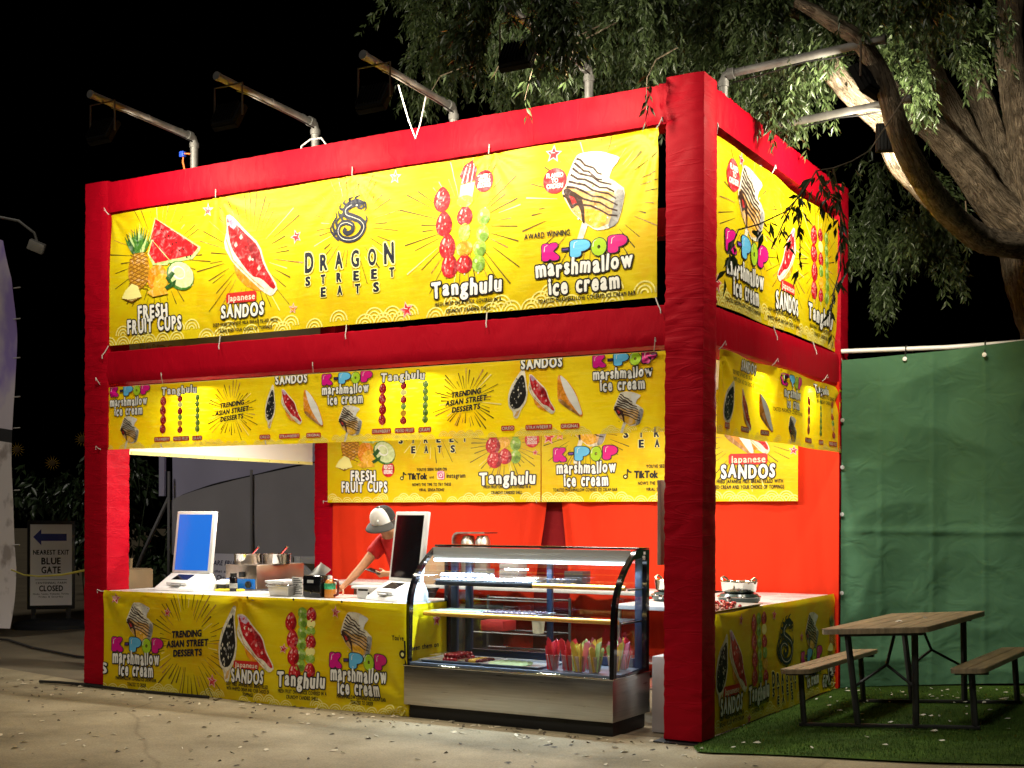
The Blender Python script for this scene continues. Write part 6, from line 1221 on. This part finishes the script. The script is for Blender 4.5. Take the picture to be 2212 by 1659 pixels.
def leaf_mesh(name, twigs, per, llen, lwid, m, parent, spread=.9):
    """twigs: list of polylines (4 points each); narrow folded leaves set along them"""
    T = np.array(twigs); n = len(T); t = rng.uniform(.08, 1, (n, per)); k = np.minimum((t * 3).astype(int), 2); u = (t * 3 - k)[..., None]
    idx = np.arange(n)[:, None]; A, B = T[idx, k], T[idx, k + 1]; p = (A + (B - A) * u).reshape(-1, 3); d = (B - A).reshape(-1, 3); d /= np.linalg.norm(d, axis=1, keepdims=True) + 1e-9
    r = rng.normal(size=p.shape); r /= np.linalg.norm(r, axis=1, keepdims=True); d = d + r * spread + np.array([0, 0, -.12]); d /= np.linalg.norm(d, axis=1, keepdims=True)
    s = np.cross(d, rng.normal(size=p.shape)); s /= np.linalg.norm(s, axis=1, keepdims=True); nn = np.cross(d, s); L = rng.uniform(*llen, (len(p), 1)); Wd = L * rng.uniform(lwid * .8, lwid * 1.2, (len(p), 1))
    mid = p + d * L * .45; V = np.stack([p, mid + s * Wd + nn * Wd * .5, p + d * L + np.array([0, 0, -1]) * L * .12, mid - s * Wd + nn * Wd * .5], 1).reshape(-1, 3); N = len(p)
    F = (np.arange(N)[:, None, None] * 4 + np.array([[0, 1, 2], [0, 2, 3]])).reshape(-1); me = bpy.data.meshes.new(name); me.vertices.add(N * 4); me.vertices.foreach_set('co', V.astype(np.float32).ravel())
    me.loops.add(N * 6); me.loops.foreach_set('vertex_index', F.astype(np.int32)); me.polygons.add(N * 2); me.polygons.foreach_set('loop_start', np.arange(N * 2, dtype=np.int32) * 3); me.update(calc_edges=True); me.materials.append(m)
    o = bpy.data.objects.new(name, me); COL.objects.link(o)
    if parent is not None: put(o, parent)
    return o
def leaf_mat(name, c1, c2, rough=.38):
    if name in MATS: return MATS[name]
    m = mat(name, c1, rough, spec=.5); n = m.node_tree; g = n.nodes.new('ShaderNodeNewGeometry'); r = n.nodes.new('ShaderNodeValToRGB'); r.color_ramp.elements[0].color = (*c1, 1); r.color_ramp.elements[1].color = (*c2, 1)
    n.links.new(g.outputs['Random Per Island'], r.inputs[0]); n.links.new(r.outputs[0], n.nodes['Principled BSDF'].inputs['Base Color']); return m
def blob_twigs(c, r, n, drop=(.22, .5), shell=.35):
    out = []; c = np.array(c); r = np.array(r)
    cl = rng.normal(size=(max(4, n // 34), 3)); cl /= np.linalg.norm(cl, axis=1, keepdims=True); cl *= rng.uniform(shell, 1, (len(cl), 1)) ** .6
    for i in range(n):
        q = cl[rng.integers(len(cl))] + rng.normal(size=3) * .11; p = c + q * r; out_d = q / (np.linalg.norm(q) + .01); L = rng.uniform(*drop)
        h = out_d * np.array([1, 1, .2]) * .55 + rng.normal(size=3) * .3; pts = [p]; dcur = h
        for k in range(3): dcur = dcur * .75 + np.array([0, 0, -.45]); pts.append(pts[-1] + dcur / np.linalg.norm(dcur) * L / 3)
        out.append(pts)
    return out
tw = []
for c, r, n in (((-3.38, 3.0, 6.7), (1.25, 1.1, .95), 900), ((-2.1, 2.8, 6.5), (1.3, 1.2, .95), 900), ((-1.0, 2.5, 6.2), (1.1, 1.2, 1.0), 900), ((-.3, 2.1, 5.8), (.7, .9, .80), 620), ((.12, 1.05, 5.14), (.33, .3, .28), 150),
                ((.6, 3.0, 6.5), (1.0, 1.3, .7), 420), ((1.5, 3.2, 6.6), (.9, 1.0, .6), 260), ((.10, 4.65, 4.75), (.50, .5, .55), 320), ((-.12, 4.7, 4.25), (.22, .4, .55), 150), ((.45, 4.6, 4.35), (.28, .35, .35), 120), ((.55, 5.2, 5.4), (.6, .5, .6), 150), ((-2.6, 4.2, 7.3), (2.2, 1.0, .7), 400), ((.95, 2.6, 5.5), (.35, .5, .35), 130), ((.85, .75, 5.35), (.3, .25, .2), 70), ((-.78, -1.15, 5.02), (.36, .25, .26), 200), ((-1.7, .5, 5.65), (.7, .5, .45), 300), ((-.5, .7, 5.75), (.7, .6, .5), 320), ((.45, .9, 5.6), (.5, .5, .45), 200), ((.9, 1.2, 6.0), (.7, .7, .6), 240)):
    tw += blob_twigs(c, r, n)
leaf_mesh('crown', tw, 24, (.04, .085), .15, leaf_mat('tree_leaf', (.028, .048, .014), (.095, .135, .050)), tree)
# twigs that hang in front of the cloth and the banners
def twig(pts, n, side=.6, name='twig'):
    P = [Vector(p) for p in pts]; b = MB(); b.tube(P, [.006] + [.004] * (len(P) - 2) + [.002], 5); o = b.obj(name, M_BARK, tree); segs = []
    for a, c in zip(P, P[1:]):
        for k in range(n):
            p = a + (c - a) * R.random(); d = (c - a).normalized() * .5 + Vector((R.gauss(0, .5), R.gauss(0, .5), R.uniform(-.9, -.1))) * side; d = d.normalized() * R.uniform(.05, .13); segs.append([tuple(p), tuple(p + d * .33), tuple(p + d * .66 + Vector((0, 0, -.01))), tuple(p + d + Vector((0, 0, -.03)))])
    leaf_mesh('twig_leaves', segs, 3, (.05, .09), .15, MATS['tree_leaf'], o, .7)
twig([(1.30, .5, 4.5), (1.25, -.4, 3.85), (1.25, -.8, 3.69), (1.25, -1.18, 3.56), (1.25, -1.5, 3.47), (1.25, -1.72, 3.31), (1.25, -2.03, 3.14), (1.25, -2.42, 3.0), (1.25, -2.7, 2.92), (1.25, -2.81, 2.80), (1.25, -2.82, 2.68)], 2, .45); twig([(1.25, -1.6, 3.4), (1.25, -1.75, 3.3), (1.25, -1.85, 3.24), (1.25, -2.03, 3.1), (1.25, -2.2, 2.94)], 3, .5); twig([(1.25, -1.72, 3.3), (1.25, -1.82, 3.19), (1.25, -1.78, 3.05), (1.25, -1.78, 2.9)], 2, .5)
twig([(1.25, -1.18, 3.56), (1.25, -1.03, 3.41), (1.25, -1.03, 3.24), (1.25, -1.02, 3.03), (1.25, -1.17, 2.85), (1.25, -1.24, 2.63)], 3, .5); twig([(1.25, -1.5, 3.47), (1.25, -1.39, 3.42), (1.25, -1.32, 3.35)], 4, .5); twig([(1.25, -1.3, 3.52), (1.25, -1.15, 3.45), (1.25, -1.05, 3.34)], 4, .5); twig([(1.25, -1.07, 3.42), (1.25, -.91, 3.26), (1.25, -.83, 3.08)], 2, .5)
twig([(-.45, .6, 5.1), (-.40, .1, 4.85), (-.37, -.12, 4.65), (-.36, -.16, 4.45)], 6); twig([(-1.0, .4, 5.3), (-1.12, -.1, 5.0), (-1.16, -.28, 4.9), (-1.20, -.3, 4.75), (-1.25, -.3, 4.58)], 4); twig([(-.85, .4, 5.3), (-.90, -.2, 4.95), (-.92, -.3, 4.68)], 4); twig([(-1.4, .4, 5.3), (-1.5, -.2, 4.95), (-1.51, -.3, 4.8)], 2)
twig([(.9, 4.4, 4.6), (.95, 4.3, 4.2), (.92, 4.3, 3.98)], 7); twig([(-2.2, 1.2, 5.6), (-2.5, .5, 5.2), (-2.6, .4, 4.95)], 5)

# ================================================================== LEFT: neighbouring tent, sign, rope, plants
M_TENT = mat('tent_cloth', (.55, .50, .50), .8, var=.06, vscale=2, bump=.3, bscale=3)
tent = thing('neighbour_tent', 'white printed cloth wall of the neighbouring tent at the picture edge', 'tent', (-11.5, 2.6, 0))
def tf(u, v):
    z = .12 + 5.0 * v; w = .05 * noise.noise((u * 3, z * .8, 1)) + .05 * math.sin(z * 2.2) * u ** 3; x = -13.6 + 3.07 * u + .03 * noise.noise((z * 1.3, 2, 3)) * u - (.12 * max(0, (.9 - z)) + .35 * max(0, z - 4.6)) * u; return (x, 2.25 + .55 * u + w, z + (.9 * (1 - u) * v))
mb = MB(); mb.grid(tf, 50, 90); mb.m = []
for j in range(90): mb.m += [1 if 2.50 < .12 + 5.0 * (j + .5) / 90 < 2.68 else 2 if j > 45 else 0] * 50
def print_cloth(name, a, b_, sc, lo, hi):
    m = mat(name, a, .8, bump=.3, bscale=3); n = m.node_tree; tc = n.nodes.new('ShaderNodeTexCoord'); mp = n.nodes.new('ShaderNodeMapping'); mp.inputs['Scale'].default_value = sc; n.links.new(tc.outputs['Object'], mp.inputs[0]); z = n.nodes.new('ShaderNodeTexNoise'); z.inputs['Scale'].default_value = 1; z.inputs['Detail'].default_value = 5; n.links.new(mp.outputs[0], z.inputs['Vector'])
    c = n.nodes.new('ShaderNodeValToRGB'); c.color_ramp.elements[0].position = lo; c.color_ramp.elements[0].color = (*a, 1); c.color_ramp.elements[1].position = hi; c.color_ramp.elements[1].color = (*b_, 1); n.links.new(z.outputs[0], c.inputs[0]); n.links.new(c.outputs[0], n.nodes['Principled BSDF'].inputs['Base Color']); return m
mb.obj('wall', [print_cloth('tent_print', (.66, .60, .58), (.34, .29, .27), (5, 5, 3.2), .54, .66), mat('tent_stripe', (.02, .02, .022), .8), print_cloth('tent_lilac_light', (.58, .52, .58), (.30, .22, .54), (1.6, 1.6, .8), .48, .62)], tent, smooth=180)  # lilac upper wall: purple graphics plus purple light put into the colour
for z in (1.2, 1.9, 2.7, 3.1, 3.6, 4.1, 4.5): MB().tube([(-10.55, 2.8, z), (-10.44, 2.82, z + .005)], .008, 5).obj('tie_hook', M_CORD, tent)
t = thing('arm_lamp', 'small spot lamp on a curved arm over the neighbouring tent', 'lamp', (-10.9, 2.7, 5.2)); MB().tube([(-11.2, 2.6, 5.42), (-10.9, 2.7, 5.46), (-10.55, 2.88, 5.38), (-10.36, 2.97, 5.22), (-10.33, 2.99, 5.10)], .018, 8).obj('arm', M_GALV, t); MB().box((-.10, -.06, -.07), (.10, .06, .06), ch=.01, rot=Matrix.Rotation(.5, 3, 'Y') @ Matrix.Rotation(.7, 3, 'Z'), loc=(-10.33, 2.98, 5.05)).obj('lamp_head', mat('pale_metal', (.26, .25, .23), .5, .2), t)
sg = thing('sidewalk_sign', 'white exit notice with a blue arrow on a black weighted base', 'sign', (-11.3, 4.05, 0), local=True); sg.rotation_euler = (0, 0, .82)
b = MB(); b.box((-.315, -.03, .27), (.315, .03, 1.51), ch=.012); b.obj('frame', M_BLACK, sg); b = MB(); b.box((-.275, -.036, .325), (.275, -.031, 1.455)); b.obj('poster', mat('poster_white', (.88, .87, .88), .6), sg)
b = MB()
for s_, w_, y, h in (('NEAREST EXIT', .235, 1.035, .062), ('BLUE', .125, .90, .088), ('GATE', .125, .775, .088), ('CENTENNIAL FARM', .20, .625, .028), ('CLOSED', .155, .525, .075), ('Monday, Tuesday, Wednesday, Thursday', .235, .475, .022), ('Friday & Saturday', .16, .435, .022)):
    for pl in text_polys(s_, -w_, w_, y, h, .03 if h > .04 else .01, xs=.8, gap=.1, step=.07): b.add([(p[0], -.0375, p[1]) for p in pl], [tuple(range(len(pl)))])
for z in (.68, ): b.box((-.21, -.0375, z), (.21, -.0365, z + .006))
b.obj('lettering', mat('sign_ink', (.02, .02, .03), .6), sg, smooth=0); b = MB(); b.add([(x, -.0378, z) for x, z in ((-.235, 1.28), (-.13, 1.39), (-.13, 1.325), (.205, 1.325), (.205, 1.225), (-.13, 1.225), (-.13, 1.165))], [tuple(range(7))]); b.obj('arrow', mat('arrow_blue', (.012, .03, .25), .5), sg, smooth=0)
b = MB(); b.lathe([(.30, 0), (.44, .0), (.45, .05), (.40, .10), (.2, .14), (.0001, .145)], n=28, sx=1.15, sy=.75); b.obj('base', mat('black_rubber', (.02, .022, .026), .55, bump=.3, bscale=20), sg); MB().box((-.26, -.03, .14), (-.20, .03, .29)).obj('post', M_BLACK, sg); MB().box((.20, -.03, .14), (.26, .03, .29)).obj('post', M_BLACK, sg)
o = MB().tube([(-10.55, 2.78, .88), (-9.6, 2.2, .86), (-8.5, 1.5, .90), (-7.2, .7, .98), (-6.08, .02, 1.08)], .010, 6).obj('yellow_rope', mat('yellow_rope', (.55, .47, .06), .8)); tag(o, 'thin yellow rope strung from the neighbouring tent to the end pillar', 'rope')
o = MB().tube([(-12.5, 2.4, .03), (-11.2, 2.5, .02), (-10.2, 2.45, .025), (-9.2, 2.0, .02), (-8.0, 1.6, .02), (-6.2, 1.6, .02)], .016, 6).obj('ground_cable', M_BLACK); tag(o, 'black cable lying on the ground between the neighbouring tent and the stall', 'cable')
o = MB().tube([(-6.55, -.12, .03), (-6.3, -.10, .035), (-6.0, -.06, .03), (-5.4, -.09, .025), (-4.5, -.05, .024)], .014, 6).obj('floor_cable', M_BLACK); tag(o, 'black cable along the foot of the long counter banner', 'cable')
def bush(name, label, c, r, n, cat='hedge', flowers=(), ll=(.10, .22), wd=.22):
    t = thing(name, label, cat, (c[0], c[1], 0)); tws = blob_twigs(c, r, n, (.2, .5), .1); leaf_mesh('foliage', tws, 10, ll, wd, leaf_mat('hedge_leaf', (.012, .028, .008), (.035, .060, .02)), t)
    for k in range(9): a = R.uniform(-.8, .8); MB().tube([(c[0] + a * r[0], c[1] + R.uniform(-.4, .4), 0), (c[0] + a * r[0] * 1.05, c[1], c[2] + r[2] * .6)], .012, 5).obj('stem', mat('green_stem', (.03, .05, .015), .8), t)
    for f in flowers:
        q = MB(); dr = (Vector((3.3, -8.4, 1.9)) - Vector(f)).normalized().to_track_quat('Z', 'Y').to_matrix(); q.lathe([(.055, .0), (.05, .02), (.0001, .025)], f, 12, rot=dr)
        fl = q.obj('flower', mat('flower_disc', (.08, .045, .01), .9), t); q = MB()
        for k in range(14): a = k * 2 * PI / 14; q.add([Vector(f) + dr @ Vector((.05 * math.cos(a - .12), .05 * math.sin(a - .12), 0)), Vector(f) + dr @ Vector((.14 * math.cos(a), .14 * math.sin(a), .01)), Vector(f) + dr @ Vector((.05 * math.cos(a + .12), .05 * math.sin(a + .12), 0))], [(0, 1, 2)])
        q.obj('petals', mat('flower_petal', (.40, .24, .01), .8), fl, smooth=0)
    return t
bush('sunflower_patch', 'dark tall sunflower patch between the neighbouring tent and the end pillar', (-15.2, 8.2, 1.5), (2.0, .8, 1.3), 420, 'plant', ((-15.9, 7.2, 2.75), (-14.35, 7.3, 2.9), (-15.1, 7.3, 2.5)))
bush('hedge', 'black leafy hedge seen through the side opening beyond the brown box', (-13.4, 8.6, 1.1), (1.6, .6, 1.0), 220, 'hedge')
# grey tent behind the side opening
M_GREYT = mat('grey_tent', (.42, .40, .43), .8, var=.08, vscale=1.2, bump=.2, bscale=2); M_LILT = mat('lilac_grey_tent', (.50, .48, .66), .8, var=.08, vscale=1)
gt = thing('canopy_tent', 'dim grey walled canopy tent seen through the side opening', 'tent', (-10, 7.5, 0))
MB().grid(lambda u, v: (-12.0 + 6.5 * u, 7.06 + .02 * noise.noise((u * 20, v * 2, 1)), .95 + (1.80 + .62 * min(1, ((-.05 + 6.5 * u + .1) / 3.25)) ** .7 - .95) * v), 60, 8).obj('wall', M_GREYT, gt, smooth=180)
def val(u, v):
    x = -12.05 + 6.5 * u; lo = 1.82 + .62 * min(1, (u / .5)) ** .7; return (x, 7.14 - .02 * v + .03 * math.sin(u * 30) * (1 - v), lo + (3.1 - lo) * v)
MB().grid(val, 60, 8).obj('canopy', M_LILT, gt, smooth=180); MB().tube([val(k / 30, 0) for k in range(31)], .018, 6).obj('hem', M_BLACK, gt)
for x in (-10.25, -12.0, -7.2): MB().tube([(x, 7.0, 0), (x, 7.0, 2.3)], .022, 8).obj('pole', mat('grey_pole', (.32, .31, .32), .5), gt)
MB().tube([(-12.0, 7.0, 1.87), (-12.5, 6.95, 1.0), (-12.85, 6.9, .3)], .03, 8).obj('brace_pole', MATS['grey_pole'], gt)
MB().box((-12.2, 6.98, 1.9), (-12.08, 7.02, 2.9)).obj('curtain_strip', M_LILT, gt)
bd = thing('information_board', 'grey white board with dark hand lettered notice behind the food warmer', 'board', (-9.1, 5.1, 0)); MB().box((-9.95, 5.08, .15), (-8.05, 5.12, 1.06), ch=.004).obj('panel', mat('board_white', (.55, .54, .64), .7), bd); b = MB()
for s_, x0, x1, y, h in (('A RARE FRUIT GROVE', -9.40, -8.45, .90, .065), ('come chat and sit at the', -9.42, -8.6, .80, .035), ('OC Chapter', -9.36, -8.86, .70, .065)):
    for pl in text_polys(s_, x0, x1, y, h, .02, xs=.8, step=.06): b.add([(p[0] + (p[1] - y) * .2, 5.0785, p[1]) for p in pl], [tuple(range(len(pl)))])
for a in range(20): b.add([(-9.05 + rr * math.cos(q), 5.0785, .53 + rr * 1.2 * math.sin(q)) for rr, q in ((.10, a * PI / 10), (.10, (a + 1) * PI / 10), (.085, (a + 1) * PI / 10), (.085, a * PI / 10))], [(0, 1, 2, 3)])
b.lathe([(.04, 0), (.0001, .001)], (-9.05, 5.0785, .54), 10, rot=Matrix.Rotation(PI / 2, 3, 'X')); b.obj('lettering', mat('board_ink', (.03, .025, .07), .7), bd, smooth=0)
fr = thing('wooden_frame', 'grey painted trestle frame with a diagonal brace before the red post', 'frame', (-7.4, 5.0, 0)); M_FR = mat('grey_paint', (.45, .45, .46), .6)
for x in (-7.86, -7.70): MB().box((x, 4.95, 0), (x + .10, 5.0, 1.055), ch=.005).obj('post', M_FR, fr)
MB().box((-7.59, 4.95, .96), (-6.2, 5.0, 1.055), ch=.005).obj('rail', M_FR, fr); MB().tube([(-7.62, 4.975, .95), (-6.9, 4.975, .35)], .05, 4).obj('brace', M_FR, fr); MB().box((-6.3, 4.95, 0), (-6.2, 5.0, .958), ch=.005).obj('post', M_FR, fr)
bx = thing('storage_box', 'dull brown wooden box just outside the side opening', 'box', (-6.8, 1.2, 0)); MB().box((-7.1, 1.0, 0), (-6.6, 1.36, 1.03), ch=.006).obj('body', mat('dull_board', (.16, .11, .055), .8, var=.2, vscale=4), bx); MB().box((-7.09, 1.01, 1.031), (-6.61, 1.35, 1.04)).obj('lid', MATS['dull_board'], bx); MB().tube([(-6.64, 1.08, 1.04), (-6.64, 1.09, 1.15)], .022, 8).obj('handle', MATS['dull_board'], bx)
